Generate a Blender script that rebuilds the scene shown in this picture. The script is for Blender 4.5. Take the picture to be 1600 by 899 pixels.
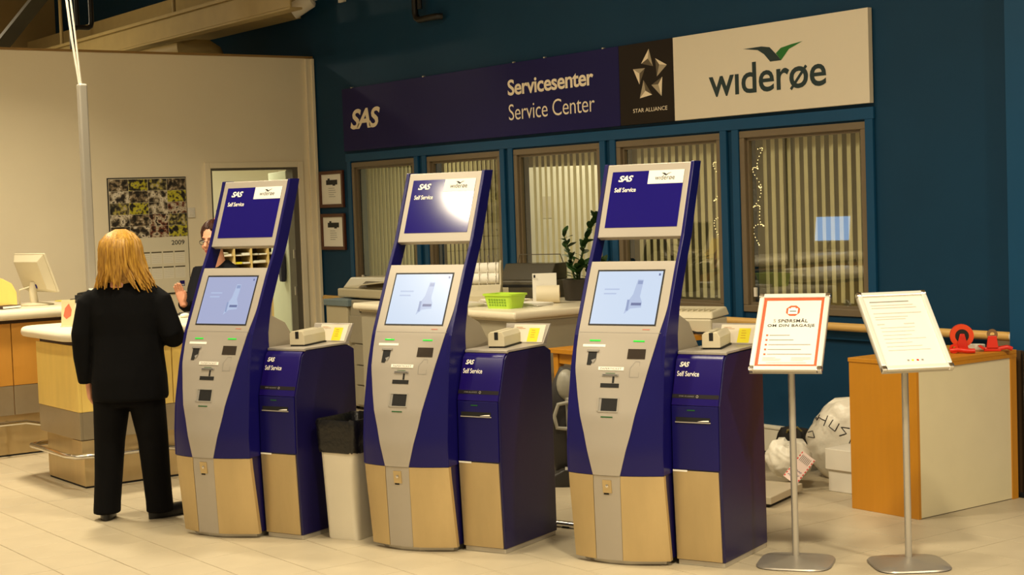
import bpy, bmesh, math, random
from mathutils import Vector, Matrix
random.seed(7)
SC = bpy.context.scene
COL = SC.collection
for o in list(bpy.data.objects): bpy.data.objects.remove(o)

# ------------------------------------------------------------------ camera, world, lamps, exposure
YAW, PITCH, ROLL, FPX = -0.942345144, 0.0534387244, -0.0345586252, 2466.15
_f = Vector((math.sin(YAW)*math.cos(PITCH), math.cos(YAW)*math.cos(PITCH), -math.sin(PITCH)))
_r = Vector((math.cos(YAW), -math.sin(YAW), 0)); _u = _r.cross(_f)
_r2 = _r*math.cos(ROLL)+_u*math.sin(ROLL); _u2 = _u*math.cos(ROLL)-_r*math.sin(ROLL)
cd = bpy.data.cameras.new('camera'); cam = bpy.data.objects.new('camera', cd); COL.objects.link(cam)
cd.sensor_fit = 'HORIZONTAL'; cd.sensor_width = 36; cd.lens = FPX*36/1600; cd.clip_start = .05; cd.clip_end = 100
M3 = Matrix((_r2, _u2, -_f)).transposed(); cam.matrix_world = Matrix.Translation((0, 0, 1.7)) @ M3.to_4x4()
SC.camera = cam
RH = Vector((.588, .809, 0)); FH = Vector((-.809, .588, 0))

w = bpy.data.worlds.new('world'); SC.world = w; w.use_nodes = True
w.node_tree.nodes['Background'].inputs[0].default_value = (1, .82, .55, 1)
w.node_tree.nodes['Background'].inputs[1].default_value = .33
SC.view_settings.view_transform = 'Standard'; SC.view_settings.look = 'None'
SC.view_settings.exposure = 0.16; SC.view_settings.gamma = 1; SC.view_settings.use_curve_mapping = False

def area(name, loc, size, power, col=(1, .76, .42), spread=140, aim=None):
    l = bpy.data.lights.new(name, 'AREA'); l.shape = 'DISK'; l.size = size; l.energy = power; l.color = col
    l.spread = math.radians(spread)
    o = bpy.data.objects.new(name, l); COL.objects.link(o); o.location = loc
    if aim: o.rotation_euler = (Vector(aim)-Vector(loc)).to_track_quat('-Z', 'Y').to_euler()
    return o
# hall downlights under the high ceiling (all above the frame)
for x, y, e_, s_ in ((-7.96, .65, 52, 150), (-4.3, .8, 60, 140), (-11.4, .8, 22, 120), (-8.6, 3.0, 80, 175), (-10.3, 3.7, 95, 122), (-6.4, 4.0, 75, 165), (-3.2, 3.4, 125, 135), (-1.2, 5.3, 160, 160), (-.8, .8, 60, 140)):
    area('hall_lamp', (x, y, 4.5), .38, e_, (1, .87, .62), s_)
# added fills for the far hall and the office behind the blinds, and lamp of the back room behind the door
area('far_hall_fill', (-16.5, 3.5, 4.6), .6, 130, (1, .84, .56), 170)  # unseen, added to brighten the tan wall above the cream one
area('office_fill', (-10.7, 8.5, 2.72), .5, 22, (1, .86, .52), 170)  # unseen, added beside the white door to brighten it
area('office_fill', (-6.9, 9.9, 2.72), .6, 4, (1, .86, .52), 170)
area('back_room_lamp', (-15.4, 6.9, 2.85), .9, 75, (1, .93, .68), 170)

# ------------------------------------------------------------------ helpers
def lin(c):
    return tuple(((v/255)/12.92 if v/255 <= .04045 else ((v/255+.055)/1.055)**2.4) for v in c)
MATS = {}
def mat(name, rgb, rough=.5, metal=0., var=0., scale=6., bump=0., bscale=60., emit=0., stretch=None, coat=0., trans=0., spec=None, rgb2=None):
    if name in MATS: return MATS[name]
    m = bpy.data.materials.new(name); m.use_nodes = True
    nt = m.node_tree; b = nt.nodes['Principled BSDF']; c = lin(rgb)
    b.inputs['Base Color'].default_value = (*c, 1); b.inputs['Roughness'].default_value = rough; b.inputs['Metallic'].default_value = metal
    if spec is not None: b.inputs['Specular IOR Level'].default_value = spec
    if coat: b.inputs['Coat Weight'].default_value = coat
    if trans: b.inputs['Transmission Weight'].default_value = trans
    tc = nt.nodes.new('ShaderNodeTexCoord'); mp = nt.nodes.new('ShaderNodeMapping'); nt.links.new(tc.outputs['Object'], mp.inputs[0])
    if stretch: mp.inputs['Scale'].default_value = stretch
    if var or rgb2:
        n = nt.nodes.new('ShaderNodeTexNoise'); n.inputs['Scale'].default_value = scale; n.inputs['Detail'].default_value = 5
        nt.links.new(mp.outputs[0], n.inputs['Vector'])
        r = nt.nodes.new('ShaderNodeValToRGB'); r.color_ramp.elements[0].position = .3; r.color_ramp.elements[1].position = .7
        c2 = lin(rgb2) if rgb2 else tuple(min(1, v*(1+var)) for v in c)
        c1 = c if rgb2 else tuple(v*(1-var) for v in c)
        r.color_ramp.elements[0].color = (*c1, 1); r.color_ramp.elements[1].color = (*c2, 1)
        nt.links.new(n.outputs['Fac'], r.inputs[0]); nt.links.new(r.outputs[0], b.inputs['Base Color'])
    if bump:
        n2 = nt.nodes.new('ShaderNodeTexNoise'); n2.inputs['Scale'].default_value = bscale; n2.inputs['Detail'].default_value = 3
        nt.links.new(mp.outputs[0], n2.inputs['Vector'])
        bp = nt.nodes.new('ShaderNodeBump'); bp.inputs['Strength'].default_value = bump; bp.inputs['Distance'].default_value = .01
        nt.links.new(n2.outputs['Fac'], bp.inputs['Height']); nt.links.new(bp.outputs[0], b.inputs['Normal'])
    if emit:
        b.inputs['Emission Color'].default_value = (*c, 1); b.inputs['Emission Strength'].default_value = emit
    MATS[name] = m; return m

class MB:
    def __init__(s): s.v = []; s.f = []
    def add(s, vs, fs):
        n = len(s.v); s.v += [tuple(v) for v in vs]; s.f += [tuple(i+n for i in f) for f in fs]; return s
    def box(s, x0, x1, y0, y1, z0, z1, M=None):
        vs = [(x, y, z) for z in (z0, z1) for y in (y0, y1) for x in (x0, x1)]
        if M: vs = [M @ Vector(v) for v in vs]
        return s.add(vs, [(0, 2, 3, 1), (4, 5, 7, 6), (0, 1, 5, 4), (2, 6, 7, 3), (0, 4, 6, 2), (1, 3, 7, 5)])
    def hexa(s, lo, hi):     # lo, hi: 4 points each, counter-clockwise seen from hi's side
        return s.add(list(lo)+list(hi), [(3, 2, 1, 0), (4, 5, 6, 7), (0, 1, 5, 4), (1, 2, 6, 5), (2, 3, 7, 6), (3, 0, 4, 7)])
    def prism(s, poly, fn, d0, d1):   # poly list of 2D, fn(p,q,d)->3D
        n = len(poly)
        vs = [fn(p, q, d0) for p, q in poly]+[fn(p, q, d1) for p, q in poly]
        return s.add(vs, [tuple(range(n-1, -1, -1)), tuple(range(n, 2*n))]+[(i, (i+1) % n, n+(i+1) % n, n+i) for i in range(n)])
    def loft(s, rings, cap=True):
        n = len(rings[0]); base = len(s.v); fs = []
        for r in rings: s.v += [tuple(p) for p in r]
        for k in range(len(rings)-1):
            for i in range(n):
                a = base+k*n+i; b = base+k*n+(i+1) % n; fs.append((a, b, b+n, a+n))
        if cap:
            fs.append(tuple(base+i for i in range(n-1, -1, -1))); fs.append(tuple(base+(len(rings)-1)*n+i for i in range(n)))
        s.f += fs; return s
    def tube(s, pts, rad, n=10, cap=True):
        pts = [Vector(p) for p in pts]; rs = rad if isinstance(rad, (list, tuple)) else [rad]*len(pts)
        rings = []; up = None
        for i, p in enumerate(pts):
            if i == 0: t = pts[1]-p
            elif i == len(pts)-1: t = p-pts[i-1]
            else: t = (pts[i+1]-p).normalized()+(p-pts[i-1]).normalized()
            t.normalize()
            if up is None: up = t.orthogonal().normalized()
            else:
                up = up-t*up.dot(t); up = up.normalized() if up.length > 1e-6 else t.orthogonal().normalized()
            sd = t.cross(up)
            rings.append([p+(up*math.cos(2*math.pi*j/n)+sd*math.sin(2*math.pi*j/n))*rs[i] for j in range(n)])
        return s.loft(rings, cap)
    def lathe(s, prof, c=(0, 0, 0), n=24, M=None):
        rings = []
        for r, z in prof:
            ring = [Vector((c[0]+r*math.cos(2*math.pi*j/n), c[1]+r*math.sin(2*math.pi*j/n), c[2]+z)) for j in range(n)]
            if M: ring = [M @ p for p in ring]
            rings.append(ring)
        return s.loft(rings)
    def ell(s, c, r, n=16, m=10, M=None):
        rings = []
        for k in range(m+1):
            t = math.pi*(k/m); t = min(max(t, .06), math.pi-.06)
            ring = [Vector((c[0]+r[0]*math.sin(t)*math.cos(2*math.pi*j/n), c[1]+r[1]*math.sin(t)*math.sin(2*math.pi*j/n), c[2]-r[2]*math.cos(t))) for j in range(n)]
            if M: ring = [M @ p for p in ring]
            rings.append(ring)
        return s.loft(rings)
    def mesh(s, name):
        me = bpy.data.meshes.new(name); me.from_pydata(s.v, [], s.f); me.update(); return me
def obj(name, mb, m, parent=None, bevel=0, seg=2, smooth=False, label=None, loc=None, rot=None):
    me = mb.mesh(name) if isinstance(mb, MB) else mb
    bm = bmesh.new(); bm.from_mesh(me); bmesh.ops.recalc_face_normals(bm, faces=bm.faces); bm.to_mesh(me); bm.free()
    o = bpy.data.objects.new(name, me); COL.objects.link(o)
    if m: me.materials.append(m)
    if smooth:
        me.polygons.foreach_set('use_smooth', [True]*len(me.polygons))
        try: me.set_sharp_from_angle(angle=math.radians(42))
        except Exception: pass
    if bevel:
        b = o.modifiers.new('bevel', 'BEVEL'); b.width = bevel; b.segments = seg; b.limit_method = 'ANGLE'; b.angle_limit = math.radians(35)
    if parent: o.parent = parent
    if label: o['label'] = label
    if loc is not None: o.location = loc
    if rot is not None: o.rotation_euler = rot
    return o
def tag(o, label, cat, group=None):
    o['label'] = label; o['category'] = cat
    if group: o['group'] = group
    return o
def thing(name, label, cat, loc=(0, 0, 0), rotz=0, group=None):
    o = bpy.data.objects.new(name, None); COL.objects.link(o); o.location = loc; o.rotation_euler = (0, 0, rotz); o.empty_display_size = .1
    return tag(o, label, cat, group)
def struct(o): o['kind'] = 'structure'; return o
def copy_tree(o, parent=None):
    c = o.copy(); COL.objects.link(c); c.parent = parent
    for ch in list(o.children): copy_tree(ch, c)
    return c
def rrect(x0, x1, y0, y1, r, n=5):
    out = []
    for cx, cy, a0 in ((x1-r, y1-r, 0), (x0+r, y1-r, 90), (x0+r, y0+r, 180), (x1-r, y0+r, 270)):
        for k in range(n+1):
            a = math.radians(a0+90*k/n); out.append((cx+r*math.cos(a), cy+r*math.sin(a)))
    return out
_tc = {}
def text2d(body, bold=0., shear=0., space=1.):
    k = (body, bold, shear, space)
    if k in _tc: return _tc[k]
    c = bpy.data.curves.new('t', 'FONT'); c.body = body; c.size = 1; c.offset = bold; c.shear = shear; c.space_character = space; c.resolution_u = 4
    o = bpy.data.objects.new('t', c); COL.objects.link(o); dg = bpy.context.evaluated_depsgraph_get()
    me = bpy.data.meshes.new_from_object(o.evaluated_get(dg)); vs = [(v.co.x, v.co.y) for v in me.vertices]; fs = [tuple(p.vertices) for p in me.polygons]
    bpy.data.objects.remove(o); bpy.data.meshes.remove(me); bpy.data.curves.remove(c)
    xs = [v[0] for v in vs]; ys = [v[1] for v in vs]; x0, x1, y0, y1 = min(xs), max(xs), min(ys), max(ys)
    vs = [((x-x0)/(x1-x0), (y-y0)/(y1-y0)) for x, y in vs]; _tc[k] = (vs, fs, (x1-x0)/(y1-y0)); return _tc[k]
def lettering(mb, body, fn, u0, u1, v0, v1, bold=0., shear=0., space=1.):   # fits text into the box u0..u1, v0..v1 of fn(u,v)
    vs, fs, _ = text2d(body, bold, shear, space)
    mb.add([fn(u0+x*(u1-u0), v0+y*(v1-v0)) for x, y in vs], fs); return mb
def quad(mb, fn, u0, u1, v0, v1): return mb.add([fn(u0, v0), fn(u1, v0), fn(u1, v1), fn(u0, v1)], [(0, 1, 2, 3)])
def lines(mb, fn, u0, u1, vtop, dv, n, h, seed=0):     # rows of unreadable small print
    R = random.Random(seed)
    for k in range(n):
        e = u0+(u1-u0)*R.uniform(.6, 1); quad(mb, fn, u0, e, vtop-k*dv-h, vtop-k*dv)
    return mb
def blob(mb, voxel, smooth=4):
    """one continuous surface out of overlapping closed shapes"""
    me = mb.mesh('b'); o = bpy.data.objects.new('b', me); COL.objects.link(o)
    bm = bmesh.new(); bm.from_mesh(me); bmesh.ops.recalc_face_normals(bm, faces=bm.faces); bm.to_mesh(me); bm.free()
    rm = o.modifiers.new('r', 'REMESH'); rm.mode = 'VOXEL'; rm.voxel_size = voxel; rm.use_smooth_shade = True
    if smooth: s = o.modifiers.new('s', 'SMOOTH'); s.iterations = smooth; s.factor = .5
    dg = bpy.context.evaluated_depsgraph_get(); out = bpy.data.meshes.new_from_object(o.evaluated_get(dg))
    bpy.data.objects.remove(o); bpy.data.meshes.remove(me)
    out.polygons.foreach_set('use_smooth', [True]*len(out.polygons)); return out

# ------------------------------------------------------------------ materials
m_blue = mat('teal_wall_paint', (12, 56, 85), .6, spec=.2, var=.04, scale=3, bump=.05, bscale=200)
m_bluet = mat('teal_trim_paint', (14, 70, 108), .5, spec=.25, var=.03)
m_cream = mat('cream_wall_paint', (240, 228, 198), .65, var=.02, scale=2, bump=.03, bscale=150)
m_tile = mat('beige_tile', (176, 163, 137), .45, var=.05, scale=5, bump=.02, bscale=40)
m_grout = mat('grout', (128, 114, 88), .85)
m_ceil = mat('dull_tan_ceiling', (172, 148, 100), .8, var=.06, scale=1.5)
m_frame = mat('brown_window_frame', (112, 98, 76), .45, var=.04)
m_glass = bpy.data.materials.new('window_glass'); m_glass.use_nodes = True
_nt = m_glass.node_tree; _nt.nodes.remove(_nt.nodes['Principled BSDF']); _mx = _nt.nodes.new('ShaderNodeMixShader'); _tr = _nt.nodes.new('ShaderNodeBsdfTransparent'); _gl = _nt.nodes.new('ShaderNodeBsdfGlossy'); _fn = _nt.nodes.new('ShaderNodeMath'); _lw = _nt.nodes.new('ShaderNodeLayerWeight')
_gl.inputs['Roughness'].default_value = .01; _fn.operation = 'MULTIPLY_ADD'; _fn.inputs[1].default_value = .33; _fn.inputs[2].default_value = .05; _nt.links.new(_lw.outputs['Facing'], _fn.inputs[0]); _tr.inputs['Color'].default_value = (.93, .95, .92, 1)
for _a, _b in ((_fn.outputs[0], _mx.inputs[0]), (_tr.outputs[0], _mx.inputs[1]), (_gl.outputs[0], _mx.inputs[2]), (_mx.outputs[0], _nt.nodes['Material Output'].inputs[0])): _nt.links.new(_a, _b)
m_slat = mat('blind_fabric', (214, 206, 160), .8, var=.05, scale=8)
m_white = mat('white_plastic', (226, 220, 206), .45, var=.02)
m_paper = mat('white_paper', (246, 242, 230), .7)
m_black = mat('black_plastic', (18, 17, 17), .4)
m_dark = mat('black_and_recess_shade', (12, 11, 11), .7)  # black parts; also recess and lock shade painted as flat plates
m_kgrey = mat('kiosk_grey', (176, 168, 156), .38, metal=.25, var=.02, scale=4)
m_kblue = mat('kiosk_blue', (17, 13, 86), .3, spec=.35, var=.03, scale=3)
m_kside = mat('kiosk_navy_side', (20, 15, 66), .33, var=.03, scale=3)
m_steel = mat('brushed_steel', (198, 176, 132), .4, metal=.7, var=.13, scale=5, stretch=(1, 1, .25), bump=.03, bscale=120)
m_chrome = mat('polished_steel', (225, 222, 215), .18, metal=1.)
m_alu = mat('satin_aluminium', (196, 190, 178), .35, metal=.6)
m_print = mat('deep_blue_print', (26, 20, 112), .10, spec=.4)
m_ink = mat('dark_ink', (30, 28, 30), .6)
m_greyink = mat('grey_ink', (140, 136, 130), .7)
m_green = mat('lit_green_lens', (40, 200, 60), .3, emit=.35)
m_gdim = mat('green_lens', (20, 90, 40), .3)
m_wood = mat('honey_wood', (190, 128, 26), .45, var=.03, scale=6, stretch=(6, 6, .5))
m_desk = mat('desk_laminate', (236, 204, 112), .45, var=.05, scale=4, stretch=(3, 3, .6))
m_top = mat('counter_top_laminate', (232, 222, 196), .3, var=.02)
m_beige = mat('beige_plastic', (206, 196, 168), .45, var=.02)
m_yellow = mat('yellow_note', (240, 226, 40), .6)
m_red = mat('red_plastic', (214, 44, 24), .35)

# ------------------------------------------------------------------ setting
YW, XW = 7.4, -13.28
PT = .307
floor = struct(obj('floor', MB().box(-20, 6, -4, 12, -.12, -.0035), m_grout))
tb = MB(); q = PT/2-.0016
tb.add([(-q, -q, -.009), (q, -q, -.009), (q, q, -.009), (-q, q, -.009), (-q, -q, -.001), (q, -q, -.001), (q, q, -.001), (-q, q, -.001), (-q+.0012, -q+.0012, 0), (q-.0012, -q+.0012, 0), (q-.0012, q-.0012, 0), (-q+.0012, q-.0012, 0)],
       [(0, 1, 5, 4), (1, 2, 6, 5), (2, 3, 7, 6), (3, 0, 4, 7), (4, 5, 9, 8), (5, 6, 10, 9), (6, 7, 11, 10), (7, 4, 8, 11), (8, 9, 10, 11)])
cand = []; far = []
mi = M3.transposed()
for i in range(-32, 20):
    for j in range(-18, 17):
        x, y = -5.62+(i+.5)*PT, 2.618+(j+.5)*PT
        if y > YW-.15 or x < -13.1: continue
        p = mi @ Vector((x, y, -1.7)); inside = False
        if p.z < 0:
            px, py = 800+FPX*p.x/-p.z, 449.5-FPX*p.y/-p.z; inside = -60 < px < 1660 and 560 < py < 960
        hid = (x < -8.2 and y > 5.95) or (x < -9.6 and 3.6 < y < 7 and x > -10.2) or (x < -9.6 and y > 4.3) or x < -11.3
        (cand if inside and not hid else far).append((p.length, x, y))
cand.sort(); far += cand[300:]; cand = cand[:300]
tme = tb.mesh('tile'); tme.materials.append(m_tile)
for k, (_, x, y) in enumerate(cand):
    o = bpy.data.objects.new('tile', tme); COL.objects.link(o); o.parent = floor; o.location = (x, y, random.uniform(-.0005, .0002)); o.rotation_euler = (0, 0, math.pi/2*random.randrange(4))
rest = MB()
for _, x, y in far: rest.add([(vx+x, vy+y, vz) for vx, vy, vz in tb.v], tb.f)
ro = obj('tile_field', rest, m_tile, floor); ro['kind'] = 'stuff'

WIN = [(-12.613, -11.533), (-11.345, -10.265), (-10.09, -9.005), (-8.826, -7.736), (-7.56, -6.473)]
WZ0, WZ1 = .928, 2.12
wb = MB(); wb.box(-13.40, -5.40, YW, YW+.14, -.01, WZ0).box(-13.40, -5.40, YW, YW+.14, WZ1, 5.6).box(-20, -13.40, YW, YW+.14, 3.06, 5.6)
xs = [-13.40]+[v for p in WIN for v in p]+[-5.40]
for a, b in zip(xs[0::2], xs[1::2]): wb.box(a, b, YW, YW+.14, WZ0, WZ1)
wall_back = struct(obj('wall_back', wb, m_blue))
for k, (a, b) in enumerate(WIN):      # raised teal boards round each window
    for x0, x1 in ((a-.062, a), (b, b+.062)): obj('casing_board', MB().box(x0, x1, YW-.022, YW, WZ0-.075, WZ1+.012), m_bluet, wall_back, .003)
obj('casing_board', MB().box(-12.70, -6.405, YW-.02, YW, WZ1+.012, WZ1+.085), m_bluet, wall_back, .003)
obj('casing_board', MB().box(-12.70, -6.405, YW-.024, YW, WZ0-.145, WZ0-.075), m_bluet, wall_back, .003)
pillar = struct(obj('wall_right', MB().box(-5.40, -3.2, 7.30, 7.62, -.01, 5.6), m_bluet))
for k, (a, b) in enumerate(WIN):
    f = MB(); t = .045
    f.box(a, b, YW-.012, YW+.05, WZ0, WZ0+t).box(a, b, YW-.012, YW+.05, WZ1-t, WZ1).box(a, a+t, YW-.012, YW+.05, WZ0+t, WZ1-t).box(b-t, b, YW-.012, YW+.05, WZ0+t, WZ1-t)
    wo = struct(obj('window_%d' % (k+1), f, m_frame, None, .004))
    t2 = t+.018; g = MB()
    g.box(a+t, b-t, YW+.012, YW+.04, WZ0+t, WZ0+t2).box(a+t, b-t, YW+.012, YW+.04, WZ1-t2, WZ1-t).box(a+t, a+t2, YW+.012, YW+.04, WZ0+t2, WZ1-t2).box(b-t2, b-t, YW+.012, YW+.04, WZ0+t2, WZ1-t2)
    obj('inner_frame', g, m_frame, wo)
    obj('pane', MB().add([(a+t2, YW+.025, WZ0+t2), (b-t2, YW+.025, WZ0+t2), (b-t2, YW+.025, WZ1-t2), (a+t2, YW+.025, WZ1-t2)], [(0, 1, 2, 3)]), m_glass, wo)
    if k in (0, 4): obj('catch', MB().box(a+t2+.02, a+t2+.04, YW+.005, YW+.02, WZ0+.10, WZ0+.16), m_white, wo)
    # vertical blinds hanging behind the pane
    ang = math.radians((-58, -60, -18, -16, -22)[k]); n = (15, 15, 13, 13, 13)[k]
    bl = thing('vertical_blind', ['vertical slat blind, nearly closed, behind the window beside the framed certificates', 'vertical slat blind behind the second window from the cream wall', 'vertical slat blind behind the middle window above the potted plant',
        'vertical slat blind behind the fourth window, right of the plant', 'wide cream slat blind behind the window nearest the wooden cabinet'][k], 'blind', ((a+b)/2, YW+.115, WZ0+.05), 0, 'vertical blinds in the office windows')
    obj('head_rail', MB().box(a-(a+b)/2+.03, b-(a+b)/2-.03, -.02, .02, 1.10, 1.13), m_white, bl)
    pitch = (b-a-.14)/n
    sm = MB(); hw = (.030, .028, .031, .030, .030)[k]
    sm.add([(-hw, 0, .02), (0, .006, .02), (hw, 0, .02), (-hw, 0, 1.10), (0, .006, 1.10), (hw, 0, 1.10)], [(0, 1, 4, 3), (1, 2, 5, 4)])
    sme = sm.mesh('slat'); sme.materials.append(m_slat)
    for i in range(n):
        o = bpy.data.objects.new('slat', sme); COL.objects.link(o); o.parent = bl
        o.location = (-(b-a)/2+.07+pitch*(i+.5), 0, 0); o.rotation_euler = (0, 0, ang+random.uniform(-.06, .06))
# office behind the windows
m_off = mat('office_wall', (150, 142, 112), .7)
ob = MB(); ob.box(-13.3, -5.4, 11.0, 11.1, 0, 2.9).box(-13.3, -5.4, 7.55, 11.1, 2.8, 2.9).box(-13.4, -13.3, 7.55, 11.1, 0, 2.9).box(-5.5, -5.4, 7.65, 11.1, 0, 2.9)
struct(obj('wall_office', ob, m_off))
# cream wall with door opening
DY0, DY1, DZ = 6.29, 7.19, 2.11
cw = MB(); cw.box(XW-.12, XW, -4, DY0, 0, 3.135).box(XW-.12, XW, DY0, DY1, DZ, 3.135).box(XW-.12, XW, DY1, YW-.002, 0, 3.135)
wall_left = struct(obj('wall_left', cw, m_cream))
obj('top_capping', MB().box(XW-.13, XW+.012, -4, YW-.002, 3.135, 3.155), mat('tan_capping', (150, 118, 66), .6), wall_left)
struct(obj('trim_1', MB().box(XW, XW+.03, 7.31, 7.385, .0, 3.13).box(XW+.03, XW+.05, 7.36, 7.39, 0, 3.13), m_cream, None, .004))
dc = MB(); dc.box(XW, XW+.022, DY0-.055, DY0, 0, DZ+.055).box(XW, XW+.022, DY1, DY1+.055, 0, DZ+.055).box(XW, XW+.022, DY0, DY1, DZ, DZ+.055)
door = struct(obj('door_1', dc, m_cream, None, .004))
dj = MB(); dj.box(XW-.12, XW+.004, DY0, DY0+.02, 0, DZ).box(XW-.12, XW+.004, DY1-.055, DY1, 0, DZ).box(XW-.12, XW+.004, DY0+.02, DY1-.055, DZ-.02, DZ)
obj('door_frame', dj, mat('grey_door_frame', (96, 90, 78), .5), door)
dl = obj('door_leaf', MB().box(-.04, 0, -.82, 0, .01, DZ-.03), mat('pale_green_door', (214, 222, 196), .5), door, .003, loc=(XW-.13, DY1-.06, 0), rot=(0, 0, math.radians(-106)))
for z in (.9, 1.25, 1.9): obj('hinge', MB().box(XW-.02, XW-.004, DY1-.07, DY1-.054, z, z+.08), m_alu, door)
# back room
rb = MB(); rb.box(-17.6, -17.5, 4.5, 9.3, 0, 3).box(-17.5, XW-.13, 4.4, 4.5, 0, 3).box(-17.5, -13.42, 9.2, 9.3, 0, 3).box(-17.5, XW-.13, 4.5, 9.2, 3.0, 3.05).box(-13.45, -13.42, 7.55, 9.2, 0, 3)
struct(obj('wall_back_room', rb, mat('back_room_paint', (240, 236, 214), .7)))
# high ceiling and far hall wall above the cream wall
struct(obj('ceiling', MB().box(-20, 4, -4, YW+.2, 5.0, 5.1), m_ceil))
struct(obj('wall_far', MB().box(-20.2, -20, -4, YW+.2, 0, 5.1), m_ceil))
struct(obj('baseboard_back', MB().box(-12.5, -5.45, YW-.05, YW, .02, .17).box(-12.5, -5.45, YW-.055, YW, .17, .19), mat('cable_trunking', (214, 206, 186), .5), None, .004))
# ------------------------------------------------------------------ sign over the windows
sg = thing('airline_sign', 'long blue, black and white airline service centre sign above the windows', 'sign', (-9.55, YW, 2.227))
def sf(d): return lambda u, v: (u+9.55, d, v-2.227)
SF = -.043
for nm, x0, x1, m in (('blue_panel', -12.68, -8.73, mat('sign_blue', (18, 15, 80), .45, spec=.2)), ('black_panel', -8.73, -8.15, mat('sign_black', (30, 21, 14), .45, spec=.2)), ('white_panel', -8.15, -6.41, mat('sign_white', (224, 214, 192), .45))):
    obj(nm, MB().box(x0+9.55+.001, x1+9.55-.001, -.042, -.006, 0, .569), m, sg, .002)
m_sl = mat('sign_lettering', (246, 232, 204), .5); F1 = sf(SF)
obj('lettering', lettering(MB(), 'SAS', F1, -12.545, -12.02, 2.418, 2.60, .03, .28, .86), m_sl, sg)
obj('lettering', lettering(MB(), 'Servicesenter', F1, -10.09, -9.02, 2.543, 2.668, .022, 0, .95), m_sl, sg)
obj('lettering', lettering(MB(), 'Service Center', F1, -10.085, -9.015, 2.35, 2.475, -.004, 0, .97), m_sl, sg)
obj('lettering', lettering(MB(), 'STAR ALLIANCE', F1, -8.585, -8.222, 2.309, 2.337), m_sl, sg)
stars = [[(-8.399, 2.746), (-8.484, 2.649), (-8.412, 2.679), (-8.36, 2.621)], [(-8.214, 2.618), (-8.334, 2.674), (-8.293, 2.627), (-8.322, 2.546)], [(-8.278, 2.407), (-8.265, 2.541), (-8.309, 2.491), (-8.381, 2.492)],
         [(-8.509, 2.408), (-8.376, 2.424), (-8.447, 2.457), (-8.463, 2.533)], [(-8.573, 2.618), (-8.508, 2.505), (-8.505, 2.582), (-8.444, 2.615)]]
sm3 = [mat('emblem_light', (236, 220, 190), .5), mat('emblem_mid', (168, 154, 128), .5), mat('emblem_shade', (92, 80, 60), .5)]
for k, (p, q_, c, s) in enumerate(stars):
    for m, tri in zip((sm3[0], sm3[1], sm3[2]), ((p, q_, c), (p, c, s), (q_, s, c))):
        obj('star_facet', MB().add([F1(*v) for v in tri], [(0, 1, 2)]), m, sg)
wf = MB(); lettering(wf, 'wıderøe', F1, -7.80, -6.752, 2.35, 2.56, .012, 0, .98)
obj('lettering', wf, mat('sign_dark_green', (16, 44, 46), .5), sg)
obj('bird_emblem', MB().add([F1(*v) for v in [(-7.47, 2.651), (-7.303, 2.652), (-7.229, 2.640), (-7.174, 2.592), (-7.13, 2.548), (-7.227, 2.548), (-7.28, 2.600), (-7.336, 2.632)]], [tuple(range(8))]), MATS['sign_dark_green'], sg)
obj('bird_emblem', MB().add([F1(*v) for v in [(-7.176, 2.596), (-7.132, 2.626), (-7.044, 2.640), (-6.941, 2.650), (-7.06, 2.612), (-7.13, 2.548)]], [tuple(range(6))]), mat('emblem_green', (20, 110, 30), .5), sg)
for x in (-12.5, -11.3, -10.0, -9.6, -8.9): obj('clip', MB().box(x+9.55-.01, x+9.55+.01, -.048, -.03, .566, .576), m_alu, sg)

# framed certificates, calendar, switch
def certificate(z0, z1, label):
    t = thing('certificate_frame', label, 'picture frame', (-12.985, YW, z0), 0, 'framed certificates on the teal wall'); h = z1-z0; W = .222
    fb = MB(); b = .032
    fb.box(-W, W, -.028, -.002, 0, b).box(-W, W, -.028, -.002, h-b, h).box(-W, -W+b, -.028, -.002, b, h-b).box(W-b, W, -.028, -.002, b, h-b)
    obj('frame', fb, mat('dark_brown_frame', (84, 42, 20), .4), t, .004)
    obj('sheet', MB().box(-W+b, W-b, -.014, -.004, b, h-b), m_paper, t)
    fn = lambda u, v: (u, -.0155, v)
    x = MB(); quad(x, fn, -.10, .11, h-.13, h-.085); quad(x, fn, -.07, -.03, h-.085, h-.07); quad(x, fn, .02, .07, h-.14, h-.13); obj('print', x, m_ink, t)
    obj('print', lines(MB(), fn, -.06, .08, h-.16, .02, 5, .004, int(z0*10)), m_greyink, t)
certificate(1.716, 2.06, 'brown framed certificate, upper of the pair beside the window')
certificate(1.318, 1.659, 'brown framed certificate, lower of the pair beside the window')
cal = thing('wall_calendar', '2009 wall calendar with rows of staff photos on the cream wall', 'calendar', (XW, 5.675, .99), math.radians(90))
cf = lambda u, v: (u, -.0125, v)     # u runs along +Y of the room
obj('board', MB().box(-.372, .372, -.010, -.001, 0, 1.05), m_black, cal, .002)
obj('sheet', MB().box(-.362, .366, -.012, -.010, .012, 1.04), mat('calendar_sheet', (226, 218, 192), .6), cal)
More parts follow.
